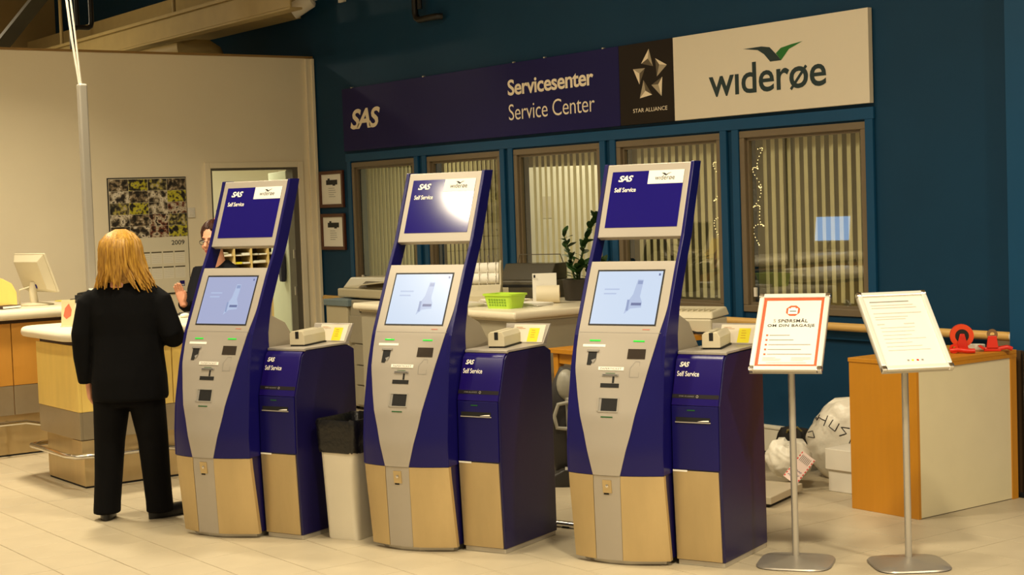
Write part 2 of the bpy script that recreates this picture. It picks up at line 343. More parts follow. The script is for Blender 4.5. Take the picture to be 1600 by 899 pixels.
def photo(name, cols, sc, seed):
    m = mat(name, cols[0], .45); nt = m.node_tree; b = nt.nodes['Principled BSDF']; tc = nt.nodes.new('ShaderNodeTexCoord'); mp = nt.nodes.new('ShaderNodeMapping'); mp.inputs['Location'].default_value = (seed, seed*.7, seed*1.3)
    n = nt.nodes.new('ShaderNodeTexNoise'); n.inputs['Scale'].default_value = sc; n.inputs['Detail'].default_value = 3; r_ = nt.nodes.new('ShaderNodeValToRGB'); cr = r_.color_ramp; cr.interpolation = 'CONSTANT'
    while len(cr.elements) < len(cols): cr.elements.new(.5)
    for el, c, ps_ in zip(cr.elements, cols, (0, .40, .47, .54, .62)): el.position = ps_; el.color = (*lin(c), 1)
    nt.links.new(tc.outputs['Object'], mp.inputs[0]); nt.links.new(mp.outputs[0], n.inputs['Vector']); nt.links.new(n.outputs['Fac'], r_.inputs[0]); nt.links.new(r_.outputs[0], b.inputs['Base Color']); return m
pm = [photo('photo_print_dark', ((22, 19, 17), (52, 44, 34), (98, 84, 62), (150, 132, 104), (206, 192, 166)), 26, 1), photo('photo_print_yellow', ((26, 22, 20), (70, 62, 46), (176, 168, 34), (196, 190, 60), (120, 108, 88)), 22, 3), photo('photo_print_pale', ((40, 34, 28), (110, 98, 78), (190, 178, 152), (224, 214, 192), (80, 70, 56)), 18, 5), photo('photo_print_rust', ((34, 24, 20), (110, 52, 34), (168, 150, 122), (206, 192, 168), (60, 50, 40)), 20, 8), photo('photo_print_olive', ((30, 28, 20), (72, 66, 44), (120, 110, 80), (176, 164, 60), (190, 178, 150)), 28, 11)]
seq = [0, 1, 4, 0, 2, 0, 2, 1, 4, 1, 2, 3, 2, 0, 3, 4, 0, 2, 3, 1]
for r_ in range(5):
    for c_ in range(4):
        u0 = -.36+c_*.1815; v0 = 1.036-(r_+1)*.1045
        obj('photo_print', quad(MB(), cf, u0+.001, u0+.1795, v0+.001, v0+.1035), pm[seq[r_*4+c_]], cal)
obj('lettering', lettering(MB(), '2009', cf, .205, .33, .44, .482, .012), m_ink, cal)
mh = MB(); mw = MB(); ml = MB()
for r_ in range(2):
    for c_ in range(6):
        u0 = -.325+c_*.111; v0 = .385-r_*.135
        hb = obj('month_grid', quad(MB(), cf, u0, u0+.097, v0-.108, v0), mat('month_paper', (236, 230, 210), .6), cal)
        obj('month_heading', quad(MB(), lambda u, v: (u, -.0130, v), u0, u0+.097, v0-.012, v0), mat('month_bar', (96, 88, 66), .6), cal)
        for i in range(5): quad(ml, lambda u, v: (u, -.0130, v), u0+.006, u0+.09, v0-.03-i*.016, v0-.029-i*.016)
obj('month_rules', ml, m_greyink, cal)['kind'] = 'stuff'
obj('logo', quad(MB(), cf, .268, .315, .065, .115), m_print, cal)
obj('logo_lettering', lettering(MB(), 'SAS', lambda u, v: (u, -.0135, v), .274, .31, .07, .084, .03, .2), m_paper, cal)
sw = thing('light_switch', 'small square white light switch between calendar and door', 'switch', (XW, 6.088, 1.713), math.radians(90))
obj('plate', MB().box(-.036, .036, -.012, 0, -.045, .045), m_white, sw, .003); obj('rocker', MB().box(-.018, .018, -.017, -.012, -.022, .022), m_white, sw, .002)

# handrail along the teal wall
hr = thing('handrail', 'round wooden handrail running along the teal wall', 'handrail', (-9.2, 7.33, .868))
obj('rail', MB().tube([(-3.9, 0, 0), (3.79, 0, 0)], .026, 14), mat('rail_wood', (214, 172, 98), .4, var=.06, scale=5, stretch=(.4, 5, 5)), hr, smooth=True)
obj('end_cap', MB().tube([(3.79, 0, 0), (3.815, 0, 0)], .0275, 14), m_white, hr, smooth=True)
for x in (-3.5, -1.5, .4, 1.9, 2.9): obj('bracket', MB().tube([(x, .068, -.05), (x, 0, -.05), (x, 0, -.02)], .008, 8), m_alu, hr)
obj('bracket', MB().box(3.70, 3.80, -.02, .068, -.075, -.024), mat('bracket_brown', (120, 104, 78), .5), hr)
ps = thing('steel_post', 'steel and brown edge post behind the wooden cabinet', 'post', (-5.28, 7.30, 0))
obj('board', MB().box(-.10, -.03, -.03, -.002, .02, .80), mat('dark_brown_board', (74, 56, 36), .5), ps); obj('post', MB().tube([(.005, -.03, 0), (.005, -.03, .80)], .018, 12), m_chrome, ps, smooth=True)
obj('foot', MB().box(-.11, .04, -.06, -.002, 0, .02), m_dark, ps)
bp_ = tag(obj('blue_wall_panel', MB().box(-.035, .9, -.02, 0, -1.2, .03), m_print, None, .003, loc=(-5.22, 7.298, 1.32)), 'dark blue panel at the right edge of the teal wall', 'panel')

# ------------------------------------------------------------------ kiosks
TH = math.radians(22)
ZS = [0, .02, .40, .54, .70, .916, 1.072, 1.229, 1.371, 1.515, 1.711, 1.866]
BS = [.016, .014, -.03, -.032, -.016, .03, .082, .155, .221, .297, .373, .433]
def interp(x, X, Y_):
    if x <= X[0]: return Y_[0]
    for i in range(len(X)-1):
        if x <= X[i+1]: return Y_[i]+(Y_[i+1]-Y_[i])*(x-X[i])/(X[i+1]-X[i])
    return Y_[-1]
def fr(a, z):
    s = interp(z, [.02, .7, 1.05], [1, .8, 0]); d = a-.07
    return interp(z, ZS, BS)+s*(d*d-.036)
def kp(off):      # point on the kiosk front, off metres proud of it
    def g(a, z):
        dz = .02; t = (interp(z+dz, ZS, BS)-interp(z-dz, ZS, BS))/(2*dz); n = math.sqrt(1+t*t)
        return (a, fr(a, z)-off/n, z+off*t/n)
    return g
def patch(mb, a0, a1, zs, na, off, thick):     # a0,a1: numbers or functions of z
    f0 = a0 if callable(a0) else (lambda z: a0); f1 = a1 if callable(a1) else (lambda z: a1)
    top = kp(off); bot = kp(off-thick); nz = len(zs); vs = []
    for g in (top, bot):
        for z in zs:
            for i in range(na+1): vs.append(g(f0(z)+(f1(z)-f0(z))*i/na, z))
    w_ = na+1; N = nz*w_; fs = []
    for k in range(nz-1):
        for i in range(na):
            a = k*w_+i; fs += [(a, a+1, a+w_+1, a+w_), (N+a, N+a+w_, N+a+w_+1, N+a+1)]
    for i in range(na): fs += [(i, N+i, N+i+1, i+1), ((nz-1)*w_+i, (nz-1)*w_+i+1, N+(nz-1)*w_+i+1, N+(nz-1)*w_+i)]
    for k in range(nz-1): fs += [(k*w_, k*w_+w_, N+k*w_+w_, N+k*w_), (k*w_+na, N+k*w_+na, N+k*w_+w_+na, k*w_+w_+na)]
    return mb.add(vs, fs)
def zr(z0, z1, n): return [z0+(z1-z0)*i/n for i in range(n+1)]
def VL(z): return interp(z, [.425, .52, .616, .70, .785, .90, 1.0, 1.10], [.030, .006, -.019, -.045, -.069, -.094, -.103, -.104])
def VR(z): return interp(z, [.425, .625, .75, .883, 1.061, 1.15, 1.20, 1.3], [.166, .219, .246, .277, .318, .335, .342, .342])
AL, AR = -.118, .358
def screen(name, rgb, emit):      # a lit display: hardly any diffuse colour of its own
    m = mat(name, rgb, .25, emit=emit); m.node_tree.nodes['Principled BSDF'].inputs['Base Color'].default_value = (.01, .01, .012, 1); return m
def kiosk_body():
    k = thing('self_service_kiosk', '', 'kiosk')
    obj('base_plate', MB().prism([(AL+.02, .06), (-.02, .012), (.07, -.004), (.17, .006), (AR-.03, .075), (AR-.03, .44), (AL+.02, .44)], lambda p, q, d: (p, q, d), 0, .022), m_alu, k, .003)
    zs = zr(.022, .425, 8)
    obj('steel_skirt', patch(MB(), AL, lambda z: interp(z, [.022, .425], [.008, .028]), zs, 6, 0, .02), m_steel, k, smooth=True)
    obj('steel_skirt', patch(MB(), lambda z: interp(z, [.022, .425], [.149, .168]), AR, zs, 8, 0, .02), m_steel, k, smooth=True)
    cp = obj('lower_panel', patch(MB(), lambda z: interp(z, [.022, .425], [.010, .030]), lambda z: interp(z, [.022, .425], [.147, .166]), zs, 3, -.0015, .02), m_kgrey, k, smooth=True)
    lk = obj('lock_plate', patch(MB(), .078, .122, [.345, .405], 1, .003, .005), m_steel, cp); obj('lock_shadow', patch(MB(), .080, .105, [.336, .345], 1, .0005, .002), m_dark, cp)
    obj('key_hole', MB().lathe([(.001, 0), (.008, .001), (.008, .004), (.001, .005)], n=12, M=Matrix.Translation(kp(.003)(.102, .378)) @ Matrix.Rotation(math.pi/2, 4, 'X')), m_chrome, cp)
    # blue flanks
    zf_ = zr(.427, 1.21, 20)
    obj('flank', patch(MB(), AL, VL, zf_, 4, 0, .018), m_kblue, k, smooth=True)
    obj('flank', patch(MB(), VR, AR, zf_, 5, 0, .018), m_kblue, k, smooth=True)
    fa = obj('fascia', patch(MB(), VL, VR, zr(.427, 1.403, 36), 10, .003, .022), m_kgrey, k, smooth=True)
    obj('seam', patch(MB(), -.10, .330, [1.0760, 1.0775], 4, .0034, .001), m_greyink, fa)
    # leaning rails
    def rail(a0, a1, am):
        rings = []
        for z in zr(.428, 1.872, 34):
            b = fr(am, z) if z < 1.2 else interp(z, ZS, BS); th_ = interp(z, [.427, .7, .9, 1.2, 1.872], [.30, .26, .16, .088, .072]); p = interp(z, [.9, 1.1], [-.002, -.006])
            rings.append([(a0, b+p, z), (a1, b+p, z), (a1, b+th_, z), (a0, b+th_, z)])
        return MB().loft(rings)
    obj('side_rail', rail(AL-.006, AL+.014, AL), m_kblue, k, .003); obj('side_rail', rail(.342, AR+.002, AR), m_kblue, k, .003)
    # rear housing
    obj('rear_body', MB().prism([(.075, .03), (.46, .03), (.46, .975), (.06, .975), (.02, .7), (.01, .43)], lambda p, q, d: (d, p, q), AL+.012, AR-.004), m_kside, k, .003)
    obj('rear_housing', MB().prism([(.06, .977), (.455, .977), (.434, 1.0), (.395, 1.05), (.351, 1.107), (.25, 1.15), (.262, 1.395), (.245, 1.395), (.10, 1.08)], lambda p, q, d: (d, p, q), AL+.012, AR-.012), mat('housing_grey', (150, 140, 122), .5), k, .003)
    # header
    zh = zr(1.517, 1.868, 6)
    hd = obj('header_panel', patch(MB(), -.104, .342, zh, 2, .002, .035), m_kgrey, k, .003)
    pr_ = obj('header_print', patch(MB(), -.073, .314, zr(1.563, 1.832, 4), 2, .0035, .003), m_print, k)
    obj('white_print', patch(MB(), .126, .314, [1.768, 1.832], 2, .0045, .002), m_paper, pr_)
    t4 = kp(.0052)
    obj('lettering', lettering(MB(), 'SAS', t4, -.035, .045, 1.782, 1.812, .035, .3, .85), m_paper, pr_)
    obj('lettering', lettering(MB(), 'Self Service', t4, -.048, .068, 1.732, 1.754, .016, 0, 1.0), m_paper, pr_)
    x = lettering(MB(), 'wıderøe', t4, .163, .268, 1.785, 1.808, .0, 0); obj('lettering', x, m_ink, pr_)
    obj('bird_emblem', MB().add([t4(*p) for p in [(.196, 1.819), (.212, 1.8185), (.222, 1.812), (.236, 1.818), (.250, 1.8205), (.232, 1.8135), (.223, 1.806), (.216, 1.806)]], [tuple(range(8))]), m_ink, pr_)
    # display
    bz = obj('bezel', patch(MB(), -.060, .297, [1.108, 1.2, 1.3, 1.364], 2, .0042, .002), m_black, k)
    sc_ = obj('display', patch(MB(), -.052, .289, [1.115, 1.2, 1.3, 1.356], 2, .0050, .002), screen('lit_screen', (206, 222, 244), .86), k)
    t5 = kp(.0062); m_si = screen('screen_ink', (150, 166, 206), .8); m_sj = screen('screen_ink_dark', (110, 122, 166), .8); m_sp = screen('screen_ink_pale', (186, 202, 234), .8)
    obj('screen_text', quad(MB(), t5, -.005, .075, 1.270, 1.276), m_sp, sc_); obj('screen_text', quad(MB(), t5, -.005, .062, 1.250, 1.256), m_sp, sc_)
    obj('screen_graphic', MB().add([t5(*p) for p in [(.165, 1.318), (.195, 1.316), (.190, 1.24), (.205, 1.215), (.205, 1.19), (.15, 1.185), (.12, 1.16), (.13, 1.215), (.152, 1.25)]], [tuple(range(9))]), m_sp, sc_)
    t6 = kp(.0070)
    obj('screen_graphic', quad(MB(), t6, .168, .193, 1.296, 1.312), m_si, sc_); obj('screen_graphic', quad(MB(), t6, .127, .139, 1.175, 1.225), m_si, sc_)
    obj('screen_graphic', quad(MB(), t6, .150, .203, 1.199, 1.211), m_sj, sc_); obj('screen_logo', quad(MB(), t6, .27, .28, 1.335, 1.345), m_sj, sc_)
    obj('maker_mark', quad(MB(), kp(.004), .232, .27, 1.090, 1.0935), mat('faded_red_ink', (190, 110, 90), .6), fa)
    # controls
    for a in (-.037, .194): obj('status_light', patch(MB(), a, a+.058, [1.036, 1.043], 1, .005, .004), m_green, k, .001)
    obj('label_strip', patch(MB(), -.07, .051, [1.011, 1.022], 2, .004, .002), m_paper, fa)
    cs = obj('card_slot', patch(MB(), -.042, .022, [.988, .998], 1, .008, .008), m_greyink, k, .001)
    obj('slot_mouth', MB().add([kp(.0045)(*p) for p in [(-.034, .988), (.012, .988), (.012, .955), (-.004, .945), (-.012, .928), (-.034, .928)]], [tuple(range(6))]), m_dark, cs)  # dark inner plate, the opening's shade is put into its colour
    obj('slot_lip', MB().add([kp(.0060)(*p) for p in [(-.012, .950), (.012, .958), (.006, .944), (-.002, .936)]], [tuple(range(4))]), m_greyink, cs)
    rd = obj('reader_window', patch(MB(), .174, .264, [.959, 1.004], 2, .0045, .003), mat('dark_brown_glass', (52, 44, 38), .25), k)
    hg = MB(); T7 = kp(.0042)
    for a, b in zip([(.196, .878), (.241, .878), (.241, .948), (.220, .948), (.196, .918)], [(.241, .878), (.241, .948), (.220, .948), (.196, .918), (.196, .878)]):
        dx, dz = b[0]-a[0], b[1]-a[1]; L = math.hypot(dx, dz); nx, nz = -dz/L*.0008, dx/L*.0008
        hg.add([T7(a[0]-nx, a[1]-nz), T7(b[0]-nx, b[1]-nz), T7(b[0]+nx, b[1]+nz), T7(a[0]+nx, a[1]+nz)], [(0, 1, 2, 3)])
    obj('hand_pictogram', hg, m_greyink, fa)
    sn = obj('note_strip', patch(MB(), .033, .165, [.907, .922], 3, .005, .002), m_paper, fa)
    obj('note_lettering', lettering(MB(), 'PAPERTICKET', kp(.0058), .045, .155, .910, .919), m_greyink, fa)
    pg = obj('ticket_slot', patch(MB(), .057, .142, [.880, .890], 2, .007, .006), m_greyink, k, .001)
    obj('slot_line', patch(MB(), .062, .138, [.884, .8865], 1, .0078, .001), m_dark, pg); obj('slot_stem', patch(MB(), .112, .122, [.850, .880], 1, .0045, .003), m_dark, pg)
    obj('ticket_mouth', patch(MB(), .053, .148, [.829, .848], 2, .0045, .003), m_dark, k); obj('green_mark', patch(MB(), .075, .125, [.892, .8945], 1, .0075, .001), m_gdim, pg)
    tr = MB(); patch(tr, .047, .055, [.722, .785], 1, .006, .006); patch(tr, .055, .155, [.718, .723], 2, .006, .006); patch(tr, .055, .155, [.780, .785], 2, .006, .006); patch(tr, .150, .155, [.723, .780], 1, .006, .006)
    to = obj('delivery_tray', tr, m_alu, k); obj('tray_shade', patch(MB(), .068, .150, [.723, .780], 2, .0040, .002), m_dark, to); obj('tray_cheek', patch(MB(), .055, .068, [.723, .780], 1, .0042, .002), m_greyink, to)  # tray depth is painted as a flat dark plate
    obj('status_light', patch(MB(), .072, .132, [.694, .699], 2, .0042, .002), m_gdim, k)
    return k
def cabinet():
    c = thing('bag_tag_cabinet', '', 'cabinet'); a0, a1 = .366, .607
    P = [(.115, .022), (.097, .449), (.102, .747), (.127, .824), (.166, .945), (.196, .974)]
    side = P+[(.548, .974), (.603, .948), (.606, .022)]
    obj('base_plate', MB().box(a0+.004, a1-.004, .118, .600, 0, .024), m_alu, c, .002)
    obj('side_shell', MB().prism(side, lambda p, q, d: (d, p, q), a0+.004, a1), m_kside, c, .004)
    obj('steel_front', MB().hexa([(a0, .108, .026), (a1-.012, .108, .026), (a1-.012, .118, .026), (a0, .118, .026)], [(a0, .089, .445), (a1-.012, .089, .445), (a1-.012, .10, .445), (a0, .10, .445)]), m_steel, c, .002)
    obj('front_panel', MB().hexa([(a0, .089, .449), (a1-.008, .089, .449), (a1-.008, .10, .449), (a0, .10, .449)], [(a0, .094, .744), (a1-.008, .094, .744), (a1-.008, .104, .744), (a0, .104, .744)]), m_kblue, c, .003)
    up = MB(); rings = []
    for b, z in [(.094, .746), (.119, .824), (.156, .945), (.170, .964), (.192, .976)]: rings.append([(a0, b, z), (a1-.006, b, z), (a1-.006, b+.02, z-.004), (a0, b+.02, z-.004)])
    obj('upper_panel', up.loft(rings), mat('kiosk_violet_blue', (22, 7, 92), .3, spec=.35), c, .002, smooth=True)
    B_ = [.094, .119, .156]; Z_ = [.746, .824, .945]
    def cfp(o): return lambda u, v: (u, interp(v, [.449, .744]+Z_[1:], [.089, .094]+B_[1:])-o, v)
    bd = MB(); q_ = cfp(.001); q2 = cfp(.0018); bd.add([q_(a0, .778), q_(a1-.006, .778), q_(a1-.006, .796), q_(a0, .796)], [(0, 1, 2, 3)])
    bo = obj('black_band', bd, mat('band_black', (24, 18, 24), .4), c)
    obj('band_lettering', lettering(MB(), 'STAR ALLIANCE', q2, a0+.035, a0+.11, .7845, .790), m_greyink, bo)
    rg = MB(); n = 14
    for i in range(n):
        t0, t1 = 2*math.pi*i/n, 2*math.pi*(i+1)/n; cx, cz = a0+.127, .787
        rg.add([q2(cx+.004*math.cos(t0), cz+.004*math.sin(t0)), q2(cx+.004*math.cos(t1), cz+.004*math.sin(t1)), q2(cx+.006*math.cos(t1), cz+.006*math.sin(t1)), q2(cx+.006*math.cos(t0), cz+.006*math.sin(t0))], [(0, 1, 2, 3)])
    obj('band_emblem', rg, m_alu, bo)
    obj('lettering', lettering(MB(), 'SAS', q2, a0+.022, a0+.072, .918, .941, .035, .3, .85), m_paper, c)
    obj('lettering', lettering(MB(), 'Self Service', q2, a0+.014, a0+.125, .876, .899, .012), m_paper, c)
    obj('status_light', quad(MB(), q2, a0+.08, a0+.12, .722, .727), m_gdim, c)
    sl = obj('tag_slot', quad(MB(), q_, a0+.022, a0+.195, .672, .692), m_dark, c)
    obj('slot_lip', MB().box(a0+.02, a0+.197, .088, .094, .667, .671), m_kgrey, c)
    obj('tag_paper', MB().add([(a0+.13, .0905, .674), (a0+.19, .0895, .675), (a0+.188, .0905, .681), (a0+.16, .0910, .679)], [(0, 1, 2, 3)]), m_paper, sl)
    obj('sticker', quad(MB(), cfp(.0015), a0+.002, a0+.075, .440, .448), m_paper, c)
    tp = obj('top_plate', MB().box(a0-.002, a1+.003, .192, .56, .977, .988), m_kgrey, c, .002)
    obj('front_lip', MB().box(a0-.002, a1+.003, .180, .196, .972, .986), m_alu, c, .003)
    bk = obj('notice_board', MB().hexa([(a0+.01, .53, .988), (a1, .53, .988), (a1, .565, .988), (a0+.01, .565, .988)], [(a0-.01, .585, 1.084), (a1+.01, .585, 1.084), (a1+.01, .60, 1.084), (a0-.01, .60, 1.084)]), m_kgrey, c, .003)
    def nf(o): return lambda u, v: (u, .53+(v-.988)/.096*.055-.0012-o, v)
    obj('notice_sheet', quad(MB(), nf(0), a0+.045, a1-.01, .994, 1.078), mat('cream_sheet', (232, 222, 200), .6), bk)
    obj('yellow_note', quad(MB(), nf(.0008), a0+.14, a1-.04, .996, 1.062), m_yellow, bk)
    obj('note_print', lines(lines(MB(), nf(.0014), a0+.155, a1-.055, 1.052, .011, 4, .002, 3), nf(.0014), a0+.06, a0+.12, 1.066, .006, 2, .0015, 1), mat('orange_print', (200, 130, 40), .6), bk)
    return c
def reader():
    c = thing('card_reader', '', 'card reader'); w_, L, h = .043, .265, .072
    sec = [(-w_, 0), (w_, 0), (w_, .048), (.030, h), (.008, h), (.008, .034), (-.004, .034), (-.004, h), (-.030, h), (-w_, h-.012)]
    obj('body', MB().prism(sec, lambda p, q, d: (p, d, q+.008), 0, L*.96), m_beige, c, .003)
    obj('slot_floor', MB().box(-.004, .008, .001, L*.95, .042, .0425), m_dark, c)
    obj('slot_mouth', MB().add([(-.009, -.0006, .04), (.011, -.0006, .04), (.011, -.0006, .078), (-.009, -.0006, .078)], [(0, 1, 2, 3)]), m_dark, c)
    obj('base', MB().box(-w_+.003, w_+.004, .004, L*.96, 0, .008), m_dark, c)
    return c
def dim_screen(k):                # the display next to the counter shows a greyer blue
    for c in k.children:
        if c.name.startswith('display'):
            c.data = c.data.copy(); c.data.materials.clear(); c.data.materials.append(screen('dim_screen', (172, 180, 216), .8))
KO = [(-7.705, 3.502), (-6.69, 4.061), (-5.735, 4.606)]
kl = ['blue and grey self-service kiosk nearest the service counter, beside the standing woman', 'middle blue and grey self-service kiosk, right of the rubbish bin', 'blue and grey self-service kiosk nearest the poster stands, largest of the three']
cl = ['blue bag-tag cabinet with steel front left of the rubbish bin', 'blue bag-tag cabinet attached right of the middle kiosk', 'blue bag-tag cabinet nearest the poster stands']
rl = ['beige slot card reader on the cabinet above the rubbish bin', "beige slot card reader on the middle kiosk's cabinet", 'beige slot card reader on the cabinet nearest the poster stands']
K = C_ = R_ = None
for i, (x, y) in enumerate(KO):
    K = kiosk_body() if i == 0 else copy_tree(KS)
    if i == 0: KS = K
    K.location = (x, y, 0); K.rotation_euler = (0, 0, TH); tag(K, kl[i], 'kiosk', 'self-service kiosks')
dim_screen(KS)
for i, (x, y) in enumerate(KO):
    C_ = cabinet() if i == 0 else copy_tree(CS)
    if i == 0: CS = C_
    C_.location = (x, y, 0); C_.rotation_euler = (0, 0, TH); tag(C_, cl[i], 'cabinet', 'bag-tag cabinets beside the kiosks')
for i, (x, y) in enumerate(KO):
    R_ = reader() if i == 0 else copy_tree(RS)
    if i == 0: RS = R_
    v = Vector((.497, .262, 0)); v.rotate(Matrix.Rotation(TH, 3, 'Z'))
    R_.location = (x+v.x, y+v.y, .988); R_.rotation_euler = (0, 0, TH+math.radians(13)); tag(R_, rl[i], 'card reader', 'card readers on the cabinets')
# ------------------------------------------------------------------ rubbish bin
bn = thing('rubbish_bin', 'cream rubbish bin with black liner bag between the kiosks', 'bin', (-7.105, 4.115, 0), math.radians(24))
def rring(hx, hy, r, z, n=5): return [(x, y, z) for x, y in rrect(-hx, hx, -hy, hy, r, n)]
m_bin = mat('bin_plastic', (226, 218, 198), .45, var=.03, scale=4, bump=.04, bscale=60)
obj('body', MB().loft([rring(.096, .135, .03, 0), rring(.099, .138, .035, .012), rring(.118, .165, .04, .575), rring(.122, .170, .04, .60), rring(.112, .158, .035, .60), rring(.095, .135, .03, .03)]), m_bin, bn, smooth=True)
R = random.Random(4); rings = []
for z, g in ((.455, .006), (.47, .008), (.50, .007), (.54, .009), (.575, .008), (.605, .009), (.622, .004), (.624, -.006), (.60, -.016), (.45, -.03), (.30, -.05)):
    k = .098+(.122-.098)*z/.6; rings.append([(x*(1+R.uniform(-.018, .02)), y*(1+R.uniform(-.015, .015)), zz+R.uniform(-.004, .004)) for x, y, zz in rring(k+g, k*1.39+g, .04, z, 7)])
obj('liner_bag', MB().loft(rings, cap=False), mat('black_liner', (16, 15, 15), .32, bump=.4, bscale=40), bn, smooth=True)

# ------------------------------------------------------------------ poster stands
def stand(loc, ang, base_ang, label, variant):
    s = thing('poster_stand', label, 'sign stand', loc, 0, 'poster stands')
    Mb = Matrix.Rotation(base_ang, 4, 'Z')
    def ring(h, z, c=1.12):
        out = []
        for k in range(32):
            a = 2*math.pi*k/32; e = .5; x = math.copysign(abs(math.cos(a))**e, math.cos(a)); y = math.copysign(abs(math.sin(a))**e, math.sin(a)); out.append(Mb @ Vector((h*x, h*y, z)))
        return out
    obj('base', MB().loft([ring(.165, 0), ring(.172, .004), ring(.168, .010), ring(.12, .020), ring(.05, .028), ring(.03, .036)]), mat('cast_base_grey', (158, 150, 138), .38, metal=.5, var=.05), s, smooth=True)
    obj('pole', MB().tube([(0, 0, .03), (0, 0, .90)], .0155, 16), m_alu, s, smooth=True)
    t = math.radians(45); W, H = .163, .228
    Mf = Matrix.Translation((0, 0, 1.065)) @ Matrix.Rotation(ang, 4, 'Z') @ Matrix.Rotation(-t, 4, 'X')     # panel in local x,z, facing -y
    obj('tilt_bracket', MB().tube([(0, 0, .88), (0, 0, .96), Mf @ Vector((0, .022, -.02)), Mf @ Vector((0, .022, .06))], .012, 10), m_alu, s, smooth=True)
    obj('back_plate', MB().box(-W, W, .002, .016, -H, H, Mf), m_alu, s)
    for u0, u1, v0, v1 in ((-W, W, H-.024, H), (-W, W, -H, -H+.024), (-W, -W+.024, -H+.024, H-.024), (W-.024, W, -H+.024, H-.024)):
        obj('snap_profile', MB().box(u0, u1, -.014, .010, v0, v1, Mf), mat('frame_aluminium', (226, 222, 212), .35, metal=.25), s, .005)
    for sx in (-1, 1):
        for sz in (-1, 1): obj('corner_cap', MB().box(sx*W-.013-sx*.010, sx*W+.013-sx*.010, -.0160, .011, sz*H-.013-sz*.010, sz*H+.013-sz*.010, Mf), m_chrome, s, .006)
    f0 = lambda d: (lambda u, v: Mf @ Vector((u, d, v)))
    po = obj('poster', MB().box(-W+.02, W-.02, -.004, .002, -H+.02, H-.02, Mf), mat('poster_paper', (232, 227, 214), .35), s)
    if variant == 0:
        mr = mat('poster_orange', (232, 84, 40), .4); fm = MB(); a, b = .142, .206; k = .016
        for q4 in ((-a, a, b-k, b), (-a, a, -b, -b+k), (-a, -a+k, -b+k, b-k), (a-k, a, -b+k, b-k)): quad(fm, f0(-.0047), *q4)
        obj('poster_border', fm, mr, po)
        oc = MB(); oc.add([f0(-.0048)(.034*math.cos(math.pi/8+math.pi/4*i), .128+.034*math.sin(math.pi/8+math.pi/4*i)) for i in range(8)], [tuple(range(8))])
        obj('poster_emblem', oc, mr, po)
        sc = MB(); quad(sc, f0(-.0053), -.022, .022, .108, .142); quad(sc, f0(-.0053), -.010, .010, .142, .148)
        obj('poster_emblem', sc, m_paper, po); obj('poster_emblem', quad(MB(), f0(-.0057), -.015, .015, .122, .127), m_ink, po)
        obj('lettering', lettering(MB(), 'SPØRSMÅL', f0(-.005), -.062, .074, .057, .082, .02, 0, 1.1), m_ink, po)
        obj('lettering', lettering(MB(), '5', f0(-.005), -.084, -.073, .057, .077), m_greyink, po)
        obj('lettering', lettering(MB(), 'OM DIN BAGASJE', f0(-.005), -.108, .108, .026, .047, .02, 0, 1.1), m_ink, po)
        for i in range(5):
            obj('bullet', quad(MB(), f0(-.005), -.108, -.098, -.024-i*.028, -.014-i*.028), mr, po)
            obj('small_print', quad(MB(), f0(-.005), -.092, (.0, .02, .10, .06, .11)[i], -.021-i*.028, -.017-i*.028), m_greyink, po)
        x = MB(); lines(x, f0(-.005), -.11, -.02, -.15, .008, 3, .003, 1); lines(x, f0(-.005), .02, .11, -.15, .008, 3, .003, 2); quad(x, f0(-.005), -.09, .09, -.182, -.179)
        o = obj('small_print', x, mat('pale_ink', (190, 186, 176), .7), po); o['kind'] = 'stuff'
    else:
        x = MB(); quad(x, f0(-.005), -.115, .07, .170, .176); obj('small_print', x, m_greyink, po)
        x = MB(); lines(x, f0(-.005), -.115, .12, .155, .016, 2, .005, 5); quad(x, f0(-.005), -.115, .11, .102, .107); lines(x, f0(-.005), -.115, .10, .085, .014, 2, .004, 7)
        quad(x, f0(-.005), -.115, -.08, .037, .042); quad(x, f0(-.005), .01, .06, .037, .042); lines(x, f0(-.005), -.105, .10, .02, .022, 7, .003, 9)
        o = obj('small_print', x, mat('pale_ink', (190, 186, 176), .7), po); o['kind'] = 'stuff'
        for i, (u, m) in enumerate(((-.035, m_greyink), (-.015, m_yellow), (.008, m_red), (.03, m_greyink))): obj('logo_mark', quad(MB(), f0(-.005), u, u+.010, -.178, -.169), m, po)
stand((-5.073, 5.249, 0), math.radians(34), math.radians(35), 'poster stand with orange-bordered baggage notice, left of the pair', 0)
stand((-4.693, 5.58, 0), math.radians(61), math.radians(55), 'poster stand with plain white text sheet, right of the pair', 1)

# ------------------------------------------------------------------ wooden cabinet and tape dispensers
wc = thing('wooden_cabinet', 'honey-coloured wooden cabinet with cream side panel by the teal wall', 'cabinet', (-5.75, 6.387, 0))
CX, CY, CZ = .452, .822, .813
obj('front_panel', MB().box(0, CX, 0, .02, 0, CZ-.022), m_wood, wc, .001); obj('back_post', MB().box(0, CX+.004, CY-.05, CY, 0, CZ-.022), m_wood, wc, .001)
obj('left_panel', MB().box(0, .02, .02, CY-.05, 0, CZ-.022), m_wood, wc); obj('side_panel', MB().box(CX-.02, CX-.002, .02, CY-.05, .004, CZ-.03), mat('cream_laminate', (224, 212, 174), .4, var=.02), wc)
obj('cabinet_top', MB().box(-.004, CX+.004, -.004, CY+.004, CZ-.022, CZ), m_wood, wc, .002); obj('bottom', MB().box(.02, CX-.02, .02, CY-.05, .0, .02), m_wood, wc)
obj('top_edge', MB().box(CX-.004, CX+.006, 0, CY, CZ-.04, CZ-.022), m_wood, wc)
